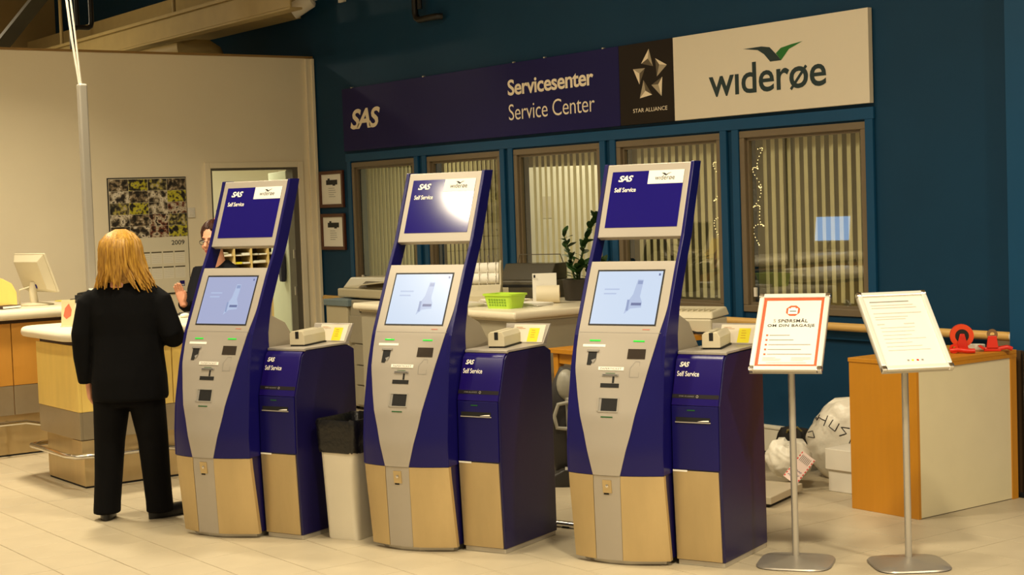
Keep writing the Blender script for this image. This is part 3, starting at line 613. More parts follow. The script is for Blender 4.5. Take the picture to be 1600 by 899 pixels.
def disc(mb, c, r0, r1, wd, axis, n=28):    # ring (tape roll) with its axle along axis
    ax = Vector(axis).normalized(); M = Matrix.Translation(c) @ ax.to_track_quat('Z', 'Y').to_matrix().to_4x4()
    rings = [[M @ Vector((r*math.cos(2*math.pi*j/n), r*math.sin(2*math.pi*j/n), z)) for j in range(n)] for r, z in ((r0, -wd/2), (r1, -wd/2), (r1, wd/2), (r0, wd/2), (r0, -wd/2))]
    return mb.loft(rings, cap=False)
CT = .8135; AXD = (.72, -.69, 0)
td = thing('tape_dispenser', 'red tape dispenser with large upright orange roll on wooden cabinet', 'tape dispenser', (-5.45, 6.95, CT), math.radians(44))
obj('base', MB().box(-.05, .05, -.04, .05, 0, .014), m_red, td, .004)
obj('cheek', MB().prism([(-.034, .012), (.034, .012), (.012, .10), (-.012, .10)], lambda p, q, d: (p, d, q), -.032, -.028), m_red, td, .002)
obj('cheek', MB().prism([(-.034, .012), (.034, .012), (.012, .10), (-.012, .10)], lambda p, q, d: (p, d, q), .028, .032), m_red, td, .002)
obj('tape_roll', disc(MB(), (0, 0, .088), .036, .062, .04, (0, 1, 0)), mat('orange_red_tape', (226, 70, 26), .35), td, smooth=True)
obj('core', disc(MB(), (0, 0, .088), .012, .0355, .042, (0, 1, 0)), m_black, td, smooth=True)
obj('axle', MB().tube([(0, -.034, .088), (0, .034, .088)], .012, 14), m_red, td, smooth=True)
td2 = thing('tape_gun', 'small red tape gun with brown tape lying on the cabinet back corner', 'tape dispenser', (-5.335, 7.06, CT), math.radians(40))
obj('body', MB().box(-.045, .045, -.012, .012, .0, .022), m_red, td2, .005); obj('handle', MB().tube([(.03, 0, .014), (.075, 0, .022), (.10, .01, .012)], .012, 10), m_red, td2, smooth=True)
obj('bracket', MB().prism([(-.03, .02), (.03, .02), (.022, .085), (-.022, .085)], lambda p, q, d: (p, d, q), -.018, -.014), m_red, td2, .002); obj('bracket', MB().prism([(-.03, .02), (.03, .02), (.022, .085), (-.022, .085)], lambda p, q, d: (p, d, q), .014, .018), m_red, td2, .002)
obj('clear_tape', disc(MB(), (0, 0, .092), .012, .028, .026, (0, 1, 0)), mat('brown_tape', (128, 96, 62), .3), td2, smooth=True)
obj('cutter', MB().prism([(-.05, .01), (-.075, .03), (-.06, .035), (-.04, .02)], lambda p, q, d: (p, d, q), -.02, .02), m_red, td2, .001)
tr_ = thing('tape_cutter', 'loose red handle piece in front of the tape gun', 'tape dispenser', (-5.40, 6.87, CT), math.radians(20))
obj('grip', MB().tube([(-.05, 0, .014), (-.01, 0, .02), (.04, .01, .014), (.07, .03, .013)], .013, 10), m_red, tr_, smooth=True); obj('guard', disc(MB(), (-.03, 0, .026), .012, .025, .016, (0, 1, 0)), m_red, tr_, smooth=True)
tr2 = tag(obj('tape_roll', disc(MB(), (0, 0, 0), .022, .05, .024, (0, 0, 1)), mat('white_tape', (232, 226, 210), .4), None, smooth=True, loc=(-5.49, 7.12, CT+.012)), 'flat white roll of tape behind the red dispensers', 'tape roll')
tb_ = thing('small_tape_box', 'small silver and peach box at the front of the red dispensers', 'box', (-5.565, 6.80, CT), math.radians(44))
obj('end', MB().box(-.04, .0, -.02, .02, 0, .045), m_alu, tb_, .002); obj('carton', MB().box(.0, .05, -.024, .024, 0, .042), mat('peach_card', (238, 186, 140), .6), tb_, .002)
sp_ = thing('stapler', 'black and chrome stapler beside the small tape box', 'stapler', (-5.62, 6.82, CT), math.radians(40))
obj('base', MB().box(-.05, .05, -.016, .016, 0, .012), m_black, sp_, .003); obj('arm', MB().hexa([(-.05, -.014, .016), (.05, -.014, .02), (.05, .014, .02), (-.05, .014, .016)], [(-.05, -.012, .045), (.045, -.012, .036), (.045, .012, .036), (-.05, .012, .045)]), m_chrome, sp_, .004); obj('hinge', MB().box(-.052, -.03, -.015, .015, .008, .05), m_black, sp_, .003)

# ------------------------------------------------------------------ bags, carton and scale platform behind the cabinets
pf = thing('weighing_platform', 'low grey weighing platform on the floor behind the cabinets', 'platform', (-6.05, 6.08, 0), math.radians(22))
obj('deck', MB().box(-.62, 0, .0, .46, .02, .06), mat('platform_grey', (176, 164, 140), .5, var=.05), pf, .004); obj('skirt', MB().box(-.60, -.02, .02, .44, 0, .02), m_dark, pf)
m_bag = mat('white_plastic_bag', (230, 224, 208), .32, var=.03, scale=4, bump=.9, bscale=11)
def bag(name, label, cx, cy, rx, ry, h, z0=0, seed=1, lean=(0, 0)):
    R = random.Random(seed); mb = MB(); rings = []; n = 72; m_ = 30; ph = [R.uniform(0, 6) for _ in range(12)]
    for k in range(m_+1):
        t = k/m_; z = z0+h*t; s = (math.sin(math.pi*min(1, .12+.72*t)))**.55 if t < .99 else .3
        ring = []
        for j in range(n):
            a = 2*math.pi*j/n; fold = abs(math.sin(4.5*a+ph[4]+3*math.sin(2.3*t*3+ph[5])))*abs(math.sin(7*t+2*a+ph[6]))
            wv = 1+.030*math.sin(3*a+ph[0]+2*t)+.028*math.sin(5*a+ph[1]-4*t)+.016*math.sin(11*a+ph[2]+9*t)+.012*math.sin(17*a+ph[7]-12*t)-.055*(1-fold)*(.4+.6*t)+.02
            ring.append((cx+lean[0]*t+rx*s*wv*math.cos(a), cy+lean[1]*t+ry*s*wv*math.sin(a), z+(.014*math.sin(4*a+ph[3])+.008*math.sin(9*a+ph[8]))*t))
        rings.append(ring)
    return mb.loft(rings)
from mathutils.bvhtree import BVHTree
b1 = thing('plastic_bag', 'big stuffed white plastic sack with black marker letters beside the cabinet', 'bag', (-6.34, 7.09, 0), math.radians(20))
sk1 = bag('sack', '', 0, 0, .33, .20, .46, 0, 3, (.06, .02)); obj('sack', sk1, m_bag, b1, smooth=True)
_bv = BVHTree.FromPolygons([Vector(v) for v in sk1.v], sk1.f); _vd = Vector((-.37, .92, 0)).normalized(); _sd = Vector((.92, .37, 0)).normalized()
def onbag(u, v):      # marker strokes lie on the sack's front
    o_ = _sd*u+Vector((0, 0, v))-_vd*1.5; hit = _bv.ray_cast(o_, _vd)[0]; return hit-_vd*.002 if hit else o_+_vd*1.35
def stroke(pts):
    out = []
    for a, b in zip(pts[:-1], pts[1:]):
        for k in range(5): out.append((a[0]+(b[0]-a[0])*k/5, a[1]+(b[1]-a[1])*k/5))
    return [onbag(*p) for p in out+[pts[-1]]]
for s in ([(-0.205, .40), (-0.235, .345)], [(-0.160, .385), (-0.185, .325)], [(-0.220, .37), (-0.175, .355)], [(-0.130, .365), (-0.155, .325), (-0.120, .30), (-0.095, .345)], [(-0.035, .32), (-0.085, .325), (-0.055, .29), (-0.095, .275)], [(-0.015, .29), (-0.040, .235)], [(0.030, .275), (-0.025, .262), (0.020, .215)], [(-0.280, .27), (-0.250, .285), (-0.240, .25), (-0.280, .245)]):
    obj('marker_stroke', MB().tube(stroke(s), .0028, 5), m_ink, b1)
b2 = thing('plastic_bag', 'small white plastic bag with striped luggage label on the platform', 'bag', (-6.43, 6.62, .062), math.radians(20))
obj('sack', bag('sack', '', 0, 0, .14, .11, .20, 0, 8), m_bag, b2, smooth=True)
lb = obj('luggage_label', MB().box(-.045, .045, -.002, .002, -.09, .09, Matrix.Translation((.12, -.135, .075)) @ Matrix.Rotation(math.radians(22), 4, 'Z') @ Matrix.Rotation(math.radians(-18), 4, 'X') @ Matrix.Rotation(math.radians(38), 4, 'Y')), mat('pinkish_label', (236, 214, 206), .5), b2)
LM = Matrix.Translation((.12, -.135, .075)) @ Matrix.Rotation(math.radians(22), 4, 'Z') @ Matrix.Rotation(math.radians(-18), 4, 'X') @ Matrix.Rotation(math.radians(38), 4, 'Y')
fl_ = lambda u, v: LM @ Vector((u, -.003, v))
for i in range(9):
    for sx in (-1, 1): obj('red_dash', quad(MB(), fl_, sx*.041-.003, sx*.041+.003, -.085+i*.02, -.074+i*.02), m_red, lb)
x = MB()
for i in range(7): quad(x, fl_, -.03+i*.009, -.026+i*.009, .035, .075)
o = obj('barcode', x, m_greyink, lb); o['kind'] = 'stuff'
for v in (-.02, -.042, -.064): obj('label_writing', MB().tube([fl_(-.032+.0065*k, v+(.006 if k % 2 else -.003)) for k in range(10)], .0014, 4), mat('blue_biro', (60, 60, 120), .6), lb)
cb = thing('white_carton', 'white lidded cardboard carton standing against the wooden cabinet', 'box', (-6.19, 6.66, 0), math.radians(4))
obj('carton', MB().box(.012, .25, .012, .20, 0, .165), m_white, cb, .003); obj('lid', MB().box(0, .262, 0, .212, .125, .245), m_white, cb, .004)
dp = thing('black_pouch', 'small black pouch on the platform by the trunking', 'bag', (-6.80, 7.05, .0), .3)
obj('pouch', bag('p', '', 0, 0, .13, .07, .25, 0, 5), mat('black_cloth', (26, 22, 20), .8), dp, smooth=True); obj('strap', MB().tube([(-.05, -.02, .2), (-.02, -.05, .25), (.04, -.04, .27), (.07, 0, .22)], .008, 8), mat('olive_strap', (120, 108, 60), .7), dp)

# ------------------------------------------------------------------ front counter and rear desk
def slab(x0, x1, y0, y1, z0, z1, r, edge):
    zs = []; h = (z1-z0)/2
    for k in range(7):
        a = -math.pi/2+math.pi*k/6; zs.append(((1-math.cos(a))*edge, (z0+z1)/2+h*math.sin(a)))
    return MB().loft([[(x, y, z) for x, y in rrect(x0+i, x1-i, y0+i, y1-i, max(.01, r-i), 7)] for i, z in zs])
fc = thing('service_counter', 'yellow-panelled service counter with steel plinth where the woman stands', 'counter', (-9.88, 3.584, 0))
X0, X1, LY = -.323, .324, 1.25
obj('counter_top', slab(-.50, .46, -.13, LY+.1, .935, 1.0, .16, .028), m_top, fc, smooth=True)
obj('shadow_gap', MB().box(X0-.03, X1+.01, -.01, LY-.02, .90, .94), mat('dark_wood_gap', (60, 38, 16), .6), fc)
obj('end_panel', MB().box(X0-.05, X1+.03, -.03, -.01, .485, .90), m_desk, fc, .002); obj('front_panel', MB().box(X1+.01, X1+.03, -.009, .60, .485, .90), m_desk, fc, .002); obj('front_panel', MB().box(X1+.01, X1+.03, .605, LY, .485, .90), m_desk, fc, .002)
obj('back_panel', MB().box(X0-.05, X0-.03, -.009, LY, .31, .90), m_desk, fc)
m_band = mat('grey_steel_band', (176, 164, 140), .3, metal=.7, var=.06)
obj('steel_band', MB().box(X0-.048, X1+.028, -.028, -.01, .31, .483), m_band, fc, .002); obj('steel_band', MB().box(X1+.01, X1+.028, -.009, LY, .31, .483), m_band, fc, .002)
obj('steel_plinth', MB().box(X0, X1, 0, LY-.02, .012, .31), m_steel, fc, .003); obj('step', MB().box(X1-.14, X1+.022, -.022, .10, .215, .305), m_steel, fc, .003)
obj('toe_line', MB().box(X0+.005, X1-.005, .005, LY-.03, 0, .012), m_dark, fc); obj('vent', MB().box(X1+.026, X1+.030, .62, .66, .33, .46), m_dark, fc)
obj('foot_rail', MB().tube([(X0+.04, .14, .215), (X0-.08, .10, .215), (X0-.10, .0, .215), (X0-.05, -.09, .215), (X1-.06, -.10, .215), (X1+.06, -.07, .215), (X1+.10, .04, .215), (X1+.10, .5, .215), (X1+.06, .62, .19), (X1+.04, .9, .17), (X1+.04, LY, .17)], .017, 10), m_chrome, fc, smooth=True)
for y in (.45, 1.1): obj('rail_stay', MB().tube([(X1-.03, y, .2), (X1+.10 if y < .5 else X1+.04, y, .21 if y < .5 else .17)], .012, 8), m_chrome, fc)
rd_ = thing('rear_desk', 'brown-panelled rear desk with rounded pale top at the left edge', 'counter', (-11.27, 3.0, 0))
obj('desk_top', slab(-.85, .06, -1.2, 1.65, .985, 1.06, .10, .03), m_top, rd_, smooth=True)
m_pan = mat('brown_panel', (182, 128, 48), .45, var=.06, scale=4, stretch=(3, 3, .6))
for y0, y1 in ((-1.1, -.2), (-.195, .728), (.734, 1.6)): obj('panel', MB().box(-.02, 0, y0, y1, .513, .96), m_pan, rd_, .002); obj('steel_panel', MB().box(-.02, -.002, y0, y1, .30, .51), m_band, rd_, .002)
obj('under_gap', MB().box(-.6, -.01, -1.1, 1.6, .96, .986), MATS['dark_wood_gap'], rd_); obj('plinth', MB().box(-.6, -.04, -1.1, 1.6, .012, .30), m_steel, rd_, .003); obj('toe_line', MB().box(-.58, -.045, -1.1, 1.58, 0, .012), m_dark, rd_)
obj('carcass', MB().box(-.6, -.021, -1.1, 1.6, .30, .96), m_pan, rd_)
obj('foot_rail', MB().tube([(.07, -1.1, .25), (.07, .78, .25), (.03, .98, .20), (.03, 1.55, .20)], .017, 10), m_chrome, rd_, smooth=True)
for y in (.68, .2): obj('rail_stay', MB().tube([(-.04, y, .25), (.07, y, .25)], .012, 8), m_chrome, rd_)
# things on the rear desk
sn_ = thing('wooden_screen', 'curved wooden divider panel at the left edge of the rear desk', 'divider', (-11.72, 3.77, 1.06), 0)
obj('panel', MB().prism([(-.30, 0), (.165, 0), (.165, .10), (.13, .17), (.06, .21), (-.30, .22)], lambda p, q, d: (d, p, q), -.012, .012), m_desk, sn_, .003)
obj('foot', MB().box(-.03, .03, -.05, .12, 0, .012), mat('dark_wood', (70, 46, 24), .5), sn_)
obj('side_post', MB().box(.02, .05, -.30, -.035, 0, .50), m_white, sn_, .004)
mo = thing('computer_monitor', 'beige flat monitor seen from behind on the rear desk', 'monitor', (-11.64, 4.06, 1.06), math.radians(12))
Mt = Matrix.Translation((0, 0, .24)) @ Matrix.Rotation(math.radians(20), 4, 'X')
obj('back_shell', MB().hexa([Mt @ Vector(p) for p in ((-.20, 0, -.15), (.20, 0, -.15), (.20, .0, .15), (-.20, .0, .15))], [Mt @ Vector(p) for p in ((-.16, -.05, -.11), (.16, -.05, -.11), (.16, -.05, .11), (-.16, -.05, .11))]), m_beige, mo, .004)
obj('front_frame', MB().box(-.205, .205, 0, .018, -.155, .155, Mt), m_beige, mo, .004); obj('screen', MB().box(-.185, .185, .018, .020, -.135, .135, Mt), m_black, mo)
obj('port', MB().box(-.03, .04, -.056, -.049, -.10, -.07, Mt), m_print, mo)
obj('neck', MB().tube([(0, -.02, .015), (0, -.03, .10), Mt @ Vector((0, -.04, -.06))], .03, 12), m_beige, mo, smooth=True); obj('foot', MB().lathe([(.12, 0), (.125, .008), (.05, .02), (.03, .022)]), m_beige, mo, smooth=True)
obj('cable', MB().tube([Mt @ Vector((.0, -.055, -.08)), (-.05, -.11, .12), (-.08, -.10, .05), (-.12, -.07, .01)], .005, 6), m_beige, mo)
kb = tag(obj('desk_telephone', blob(MB().box(-.09, .09, -.07, .07, 0, .03).box(-.03, .10, -.09, -.03, .02, .06).tube([(-.10, .05, .05), (0, .06, .065), (.10, .05, .05)], .02, 10), .006, 3), m_black, None, loc=(-11.55, 4.40, 1.062), rot=(0, 0, .6)), 'black desk telephone beside the monitor base', 'telephone')
yn = tag(obj('sticky_note', MB().box(-.04, .04, -.03, .03, 0, .004), m_yellow, None, loc=(-11.95, 4.36, 1.062), rot=(0, 0, .4)), 'yellow sticky notes behind the black telephone', 'note')
dbk = thing('closed_book', 'dark closed book lying by the curved wooden divider', 'book', (-11.42, 3.76, 1.062), .3)
obj('cover', MB().box(-.06, .06, -.08, .08, 0, .022), mat('dark_red_cover', (60, 34, 24), .5), dbk, .002); obj('pages', MB().box(-.056, .062, -.076, .076, .004, .018), m_paper, dbk)
lh = thing('leaflet_holder', 'clear leaflet holder with red picture card on the front counter', 'leaflet holder', (-9.93, 3.66, 1.0), math.radians(48))
obj('stand_panel', MB().box(-.045, .045, -.004, .004, 0, .175, Matrix.Rotation(math.radians(-8), 4, 'X')), mat('leaflet_card', (226, 206, 160), .5), lh, .001); obj('foot', MB().box(-.045, .045, -.02, .05, 0, .006), m_beige, lh)
obj('picture', MB().add([(x_, -.0055+v*.14, v) for x_, v in ((-.03, .07), (-.01, .05), (.02, .07), (.025, .11), (.005, .15), (-.02, .12))], [tuple(range(6))]), mat('red_picture', (206, 110, 80), .5), lh)
wp = tag(obj('white_card', MB().box(-.03, .03, -.003, .003, 0, .24, Matrix.Rotation(math.radians(-6), 4, 'X')), m_paper, None, loc=(-9.90, 3.82, 1.0), rot=(0, 0, math.radians(48))), "white card standing on the counter beside the woman's shoulder", 'card')
ms = tag(obj('computer_mouse', blob(MB().ell((0, 0, .012), (.032, .055, .018)), .004, 2), m_white, None, loc=(-9.99, 4.50, 1.0), rot=(0, 0, .8)), "white computer mouse on the counter by the woman's elbow", 'mouse')
kbd = thing('keyboard', "dark keyboard on the counter beneath the clerk's hand", 'keyboard', (-10.10, 4.72, 1.0), math.radians(95))
obj('tray', MB().box(-.2, .2, -.07, .07, 0, .02), m_black, kbd, .004); obj('keys', MB().box(-.19, .19, -.06, .06, .02, .026), mat('grey_keys', (70, 68, 66), .5), kbd)
lp = thing('paper_stack', 'loose white papers on the counter beside the keyboard', 'papers', (-10.12, 4.35, 1.0), .3)
for i in range(3): obj('sheet', MB().box(-.10, .10, -.14, .14, i*.002, i*.002+.0015, Matrix.Rotation(i*.13, 4, 'Z')), m_paper, lp)
# power pole with cables
pp = thing('power_pole', 'grey power pole rising from the counter to the ceiling cables', 'pole', (-10.425, 4.02, 0))
obj('pole', MB().box(-.03, .03, -.03, .03, .0, 2.61), mat('pole_grey', (158, 152, 140), .45, metal=.2), pp, .012, 3)
obj('cable', MB().tube([(.0, -.015, 2.6), (-.005, -.05, 2.9), (-.01, -.085, 3.3), (-.01, -.09, 4.99)], .009, 6), m_white, pp); obj('cable', MB().tube([(.0, -.005, 2.6), (0, -.03, 2.95), (.0, -.06, 3.3), (0, -.06, 4.99)], .007, 6), m_white, pp)

# ------------------------------------------------------------------ second counter with desk things
c2 = thing('grey_counter', 'grey-fronted counter with pale top behind the middle kiosk', 'counter', (-8.13, 5.92, 0))
m_c2 = mat('grey_laminate', (158, 150, 128), .5, var=.03)
obj('counter_top', slab(-2.05, 0, 0, 1.38, .952, 1.0, .02, .012), m_top, c2, smooth=True)
obj('under_trim', MB().box(-1.99, -.03, .03, 1.36, .937, .953), m_beige, c2)
obj('front_panel', MB().box(-1.98, -.04, .04, .06, .0, .937), m_c2, c2); obj('side_panel', MB().box(-.06, -.04, .061, 1.35, .0, .937), m_c2, c2); obj('end_panel', MB().box(-1.98, -1.96, .061, 1.35, 0, .937), m_c2, c2)
bk = thing('plastic_basket', 'lime green plastic basket on the grey counter', 'basket', (-8.56, 6.16, 1.0), math.radians(12))
m_lime = mat('lime_plastic', (190, 230, 70), .35, var=.02)
def bring(k, z, o=0): return [(x, y, z) for x, y in rrect(-.125*k+o, .125*k-o, -.085*k+o, .085*k-o, .02, 4)]
obj('tub', MB().loft([bring(.82, 0), bring(.98, .085), bring(1.05, .086), bring(1.06, .098), bring(1.03, .099), bring(.95, .095), bring(.80, .006)]), m_lime, bk, smooth=True)
for i in range(7):
    for j in range(3):
        Mx = Matrix.Translation((-.07+i*.023, -.0725-j*.0035-.001, .024+j*.018)); obj('vent_slot', MB().box(-.007, .007, -.0018, .0018, -.005, .005, Mx), mat('lime_shadow', (120, 160, 40), .6), bk)
for i in range(4):
    obj('basket_sheet', MB().box(-.08, .08, -.05, .05, .06+i*.006, .064+i*.006), m_paper, bk)
pst = thing('document_pile', 'low pile of white documents behind the lime basket', 'papers', (-8.92, 6.42, 1.0), .1)
for i in range(6): obj('sheet', MB().box(-.15, .15, -.11, .11, i*.006, i*.006+.005, Matrix.Rotation(random.uniform(-.2, .2), 4, 'Z')), m_paper if i % 2 else m_white, pst)
pst2 = thing('document_pile', 'fanned white documents left of the lime basket', 'papers', (-8.97, 6.10, 1.0), -.1)
for i in range(5): obj('sheet', MB().box(-.14, .14, -.10, .10, i*.006, i*.006+.005, Matrix.Rotation(random.uniform(-.3, .3), 4, 'Z')), m_paper if i % 2 else m_white, pst2)
pst3 = thing('document_pile', 'flat white documents between the basket and the paper roll', 'papers', (-8.56, 6.38, 1.0), .1)
for i in range(4): obj('sheet', MB().box(-.12, .12, -.09, .09, i*.006, i*.006+.005, Matrix.Rotation(random.uniform(-.2, .2), 4, 'Z')), m_paper, pst3)
lpn = thing('label_printer', 'beige ticket printer with paper rolls behind the middle kiosk', 'printer', (-9.32, 6.52, 1.0), math.radians(50))
obj('case', MB().prism([(-.16, 0), (.16, 0), (.16, .05), (.10, .11), (-.02, .12), (-.12, .08), (-.16, .05)], lambda p, q, d: (d, p, q), -.13, .13), m_beige, lpn, .006)
for z, y in ((.16, .05), (.235, .08)): obj('paper_roll', MB().tube([(-.11, y, z), (.11, y, z)], .04, 18), m_paper, lpn, smooth=True)
obj('roll_cheek', MB().prism([(.0, .10), (.13, .10), (.15, .25), (.10, .29), (.03, .27)], lambda p, q, d: (d, p, q), .115, .13), m_beige, lpn, .004); obj('roll_cheek', MB().prism([(.0, .10), (.13, .10), (.15, .25), (.10, .29), (.03, .27)], lambda p, q, d: (d, p, q), -.13, -.115), m_beige, lpn, .004)
for i in range(4): obj('wire', MB().tube([(-.09+i*.06, -.02, .11), (-.09+i*.06, .03, .22), (-.09+i*.06, .07, .30), (-.085+i*.06, .08, .33)], .003, 5), m_chrome, lpn)
dm = thing('dot_printer', 'dark grey desk printer with smoked cover behind the lime basket', 'printer', (-9.36, 6.99, 1.0), math.radians(20))
m_dg = mat('charcoal_plastic', (84, 78, 64), .45)
obj('case', MB().box(-.25, .25, -.14, .14, 0, .13), m_dg, dm, .012); obj('hood', MB().prism([(-.10, .13), (.14, .13), (.14, .25), (-.02, .25)], lambda p, q, d: (d, p, q), -.22, .22), mat('smoked_plastic', (70, 66, 54), .2), dm, .006); obj('slot', MB().box(-.18, .18, -.142, -.13, .08, .10), m_dark, dm)
obj('cover_wire', MB().tube([(-.20, .12, .25), (-.19, .13, .31), (.17, .13, .31), (.20, .12, .25)], .004, 6), m_dg, dm); obj('front_label', MB().box(-.22, -.12, -.142, -.138, .04, .09), m_beige, dm); obj('knob', MB().tube([(.18, -.14, .05), (.18, -.16, .05)], .015, 12), m_greyink, dm)
prl = thing('paper_roll', 'wide cream paper roll lying on the grey counter beside the plant', 'paper roll', (-8.66, 6.60, 1.0), math.radians(50))
obj('roll', MB().tube([(-.08, 0, .062), (.08, 0, .062)], .062, 24), mat('cream_roll', (238, 226, 196), .6), prl, smooth=True); obj('core', disc(MB(), (.081, 0, .062), .016, .024, .003, (1, 0, 0)), mat('card_core', (190, 156, 96), .7), prl); obj('loose_end', MB().box(-.08, .08, .03, .10, 0, .003), MATS['cream_roll'], prl)
wcd = thing('white_notice', 'white upright notice card behind the cream paper roll', 'card', (-8.83, 6.70, 1.0), math.radians(50))
obj('card', MB().box(-.085, .085, -.003, .003, 0, .20, Matrix.Rotation(math.radians(-6), 4, 'X')), m_paper, wcd); obj('mark', MB().box(-.075, -.062, -.006, -.003, .17, .19), m_ink, wcd)
# plant
pl = thing('potted_plant', 'potted plant with one tall leafy stem on the grey counter', 'plant', (-8.72, 6.92, 1.0))
obj('pot', MB().lathe([(.075, 0), (.10, .005), (.115, .14), (.118, .15), (.105, .15), (.09, .12)], n=28), mat('dark_pot', (44, 38, 30), .5), pl, smooth=True); obj('soil', MB().lathe([(.002, .118), (.10, .12), (.002, .13)], n=20), mat('soil', (50, 34, 20), .9), pl)
m_leaf = mat('dark_leaf', (40, 70, 28), .4, var=.25, scale=9)
def leaf_mesh():
    mb = MB(); n = 6; rows = []
    for i in range(n+1):
        t = i/n; w_ = .36*math.sin(math.pi*min(1, t*.96+.02))**.8*.5; y = t; z = -.18*t*t
        rows.append([(-w_, y, z+.06*w_*2), (0, y, z), (w_, y, z+.06*w_*2)])
    vs = [p for r in rows for p in r]; fs = []
    for i in range(n):
        for j in range(2): a = i*3+j; fs.append((a, a+1, a+4, a+3))
    return mb.add(vs, fs).mesh('leaf')
lme = leaf_mesh(); lme.materials.append(m_leaf); lme.polygons.foreach_set('use_smooth', [True]*len(lme.polygons))
def leaves(stem, n, size, t0=.15):
    for i in range(n):
        t = t0+(1-t0)*i/(n-1); k = t*(len(stem)-1); a = min(int(k), len(stem)-2); p = Vector(stem[a]).lerp(Vector(stem[a+1]), k-a)
        o = bpy.data.objects.new('leaf', lme); COL.objects.link(o); o.parent = pl; o.location = p
        s = size*random.uniform(.8, 1.15); o.scale = (s*1.1, s, s)
        o.rotation_euler = (math.radians(random.uniform(15, 50)), math.radians(random.uniform(-20, 20)), (math.radians(52) if i % 2 else math.radians(-128))+random.uniform(-.7, .7))
stems = [[(0, 0, .12), (.02, .01, .28), (.05, .03, .42), (.08, .07, .52), (.11, .11, .58)], [(-.02, -.01, .12), (-.05, -.02, .24), (-.07, -.03, .36), (-.09, -.05, .46)], [(.04, .02, .12), (.10, .07, .20), (.15, .11, .25)], [(.02, -.03, .12), (.05, -.05, .2), (.1, -.04, .24)], [(.0, .05, .12), (.03, .1, .2), (.06, .16, .24)]]
for i, s in enumerate(stems):
    obj('stem', MB().tube(s, [.008]*(len(s)-1)+[.003], 7), mat('green_stem', (60, 84, 36), .5), pl, smooth=True); leaves(s, (26, 18, 18, 16, 16)[i], (.105, .095, .13, .13, .13)[i], .3 if i < 2 else .2)
obj('plant_tag', MB().box(-.03, .03, -.001, .001, 0, .05, Matrix.Rotation(.4, 4, 'Y')), mat('tag_card', (170, 150, 120), .6), pl, loc=(.06, -.06, .24), rot=(0, 0, .8))

# ------------------------------------------------------------------ photocopier
cp = thing('photocopier', 'beige floor photocopier with grey-blue tray against the teal wall', 'photocopier', (-11.86, 6.70, 0))
m_cop = mat('copier_beige', (186, 176, 146), .45, var=.02); m_cop2 = mat('copier_grey', (150, 142, 122), .5)
obj('finisher', MB().box(-.10, .26, 0, .55, .03, .875), m_cop, cp, .008); obj('finisher_lid', MB().box(-.12, .30, -.015, .50, .875, .93), mat('slate_blue_plastic', (104, 122, 128), .4), cp, .006); obj('lid_recess', MB().box(-.04, .20, .05, .40, .93, .936), mat('slate_pale', (140, 154, 156), .4), cp)
obj('body', MB().box(.27, 1.05, .02, .585, .03, .93), m_cop2, cp, .008)
for z0, z1 in ((.05, .21), (.22, .38), (.39, .56)): d = obj('paper_drawer', MB().box(.36, 1.03, .0, .021, z0, z1), m_cop2, cp, .004); obj('drawer_grip', MB().box(.6, .8, -.004, .001, z1-.045, z1-.02), m_dark, d)
fp_ = obj('front_cover', MB().box(.29, 1.03, .0, .021, .57, .80), m_cop2, cp, .004); obj('emblem', MB().tube([(.72, .002, .70), (.72, -.006, .70)], .05, 16), m_greyink, fp_)
obj('output_slot', MB().box(.45, 1.0, .006, .03, .83, .88), m_dark, cp)
obj('scanner', MB().box(.0, 1.02, .06, .585, .945, 1.02), m_cop, cp, .012); obj('neck', MB().box(.3, 1.0, .1, .6, .925, .95), m_dark, cp)
obj('feeder', MB().hexa([(.02, .10, 1.02), (.98, .10, 1.02), (.98, .585, 1.02), (.02, .585, 1.02)], [(.06, .16, 1.11), (.95, .16, 1.13), (.95, .58, 1.13), (.06, .58, 1.11)]), m_cop, cp, .012); obj('feed_recess', MB().hexa([(.30, .09, 1.03), (.80, .09, 1.03), (.80, .13, 1.03), (.30, .13, 1.03)], [(.38, .12, 1.085), (.75, .12, 1.085), (.75, .16, 1.085), (.38, .16, 1.085)]), mat('copier_shadow', (92, 80, 58), .6), cp, .004)
obj('feed_tray', MB().hexa([(.40, .06, 1.05), (.9, .06, 1.09), (.9, .40, 1.13), (.40, .40, 1.09)], [(.40, .06, 1.06), (.9, .06, 1.10), (.9, .40, 1.14), (.40, .40, 1.10)]), m_cop, cp, .003)
for x_ in (-.05, .22, .35, .98): obj('caster', MB().tube([(x_, .08, .02), (x_+.03, .08, .02)], .02, 12), m_black, cp)

# ------------------------------------------------------------------ small wooden table, telephone, grey appliance, bumper tube
wt = thing('wooden_table', 'small honey wood table between the kiosks with telephone on it', 'table', (-7.93, 6.03, 0))
obj('table_top', MB().box(0, .55, 0, .60, .745, .775), m_wood, wt, .003); obj('apron', MB().box(.03, .52, .03, .05, .68, .745), m_wood, wt)
for x_ in (.02, .48):
    for y_ in (.02, .53): obj('leg', MB().hexa([(x_+.01, y_+.01, 0), (x_+.045, y_+.01, 0), (x_+.045, y_+.045, 0), (x_+.01, y_+.045, 0)], [(x_, y_, .745), (x_+.05, y_, .745), (x_+.05, y_+.05, .745), (x_, y_+.05, .745)]), m_wood, wt, .002)
tl = thing('telephone', 'cream telephone with dark keypad on the small wooden table', 'telephone', (-7.70, 6.20, .775), math.radians(40))
obj('case', MB().prism([(-.10, 0), (.10, 0), (.10, .09), (.03, .10), (-.10, .03)], lambda p, q, d: (d, p, q), -.08, .08), m_beige, tl, .006); obj('keypad', MB().add([(-.05, -.075, .044), (.05, -.075, .044), (.05, .0, .087), (-.05, .0, .087)], [(0, 1, 2, 3)]), m_black, tl); obj('handset', MB().tube([(-.09, .06, .10), (-.05, .07, .13), (.05, .07, .13), (.09, .06, .10)], .018, 10), m_beige, tl, smooth=True)
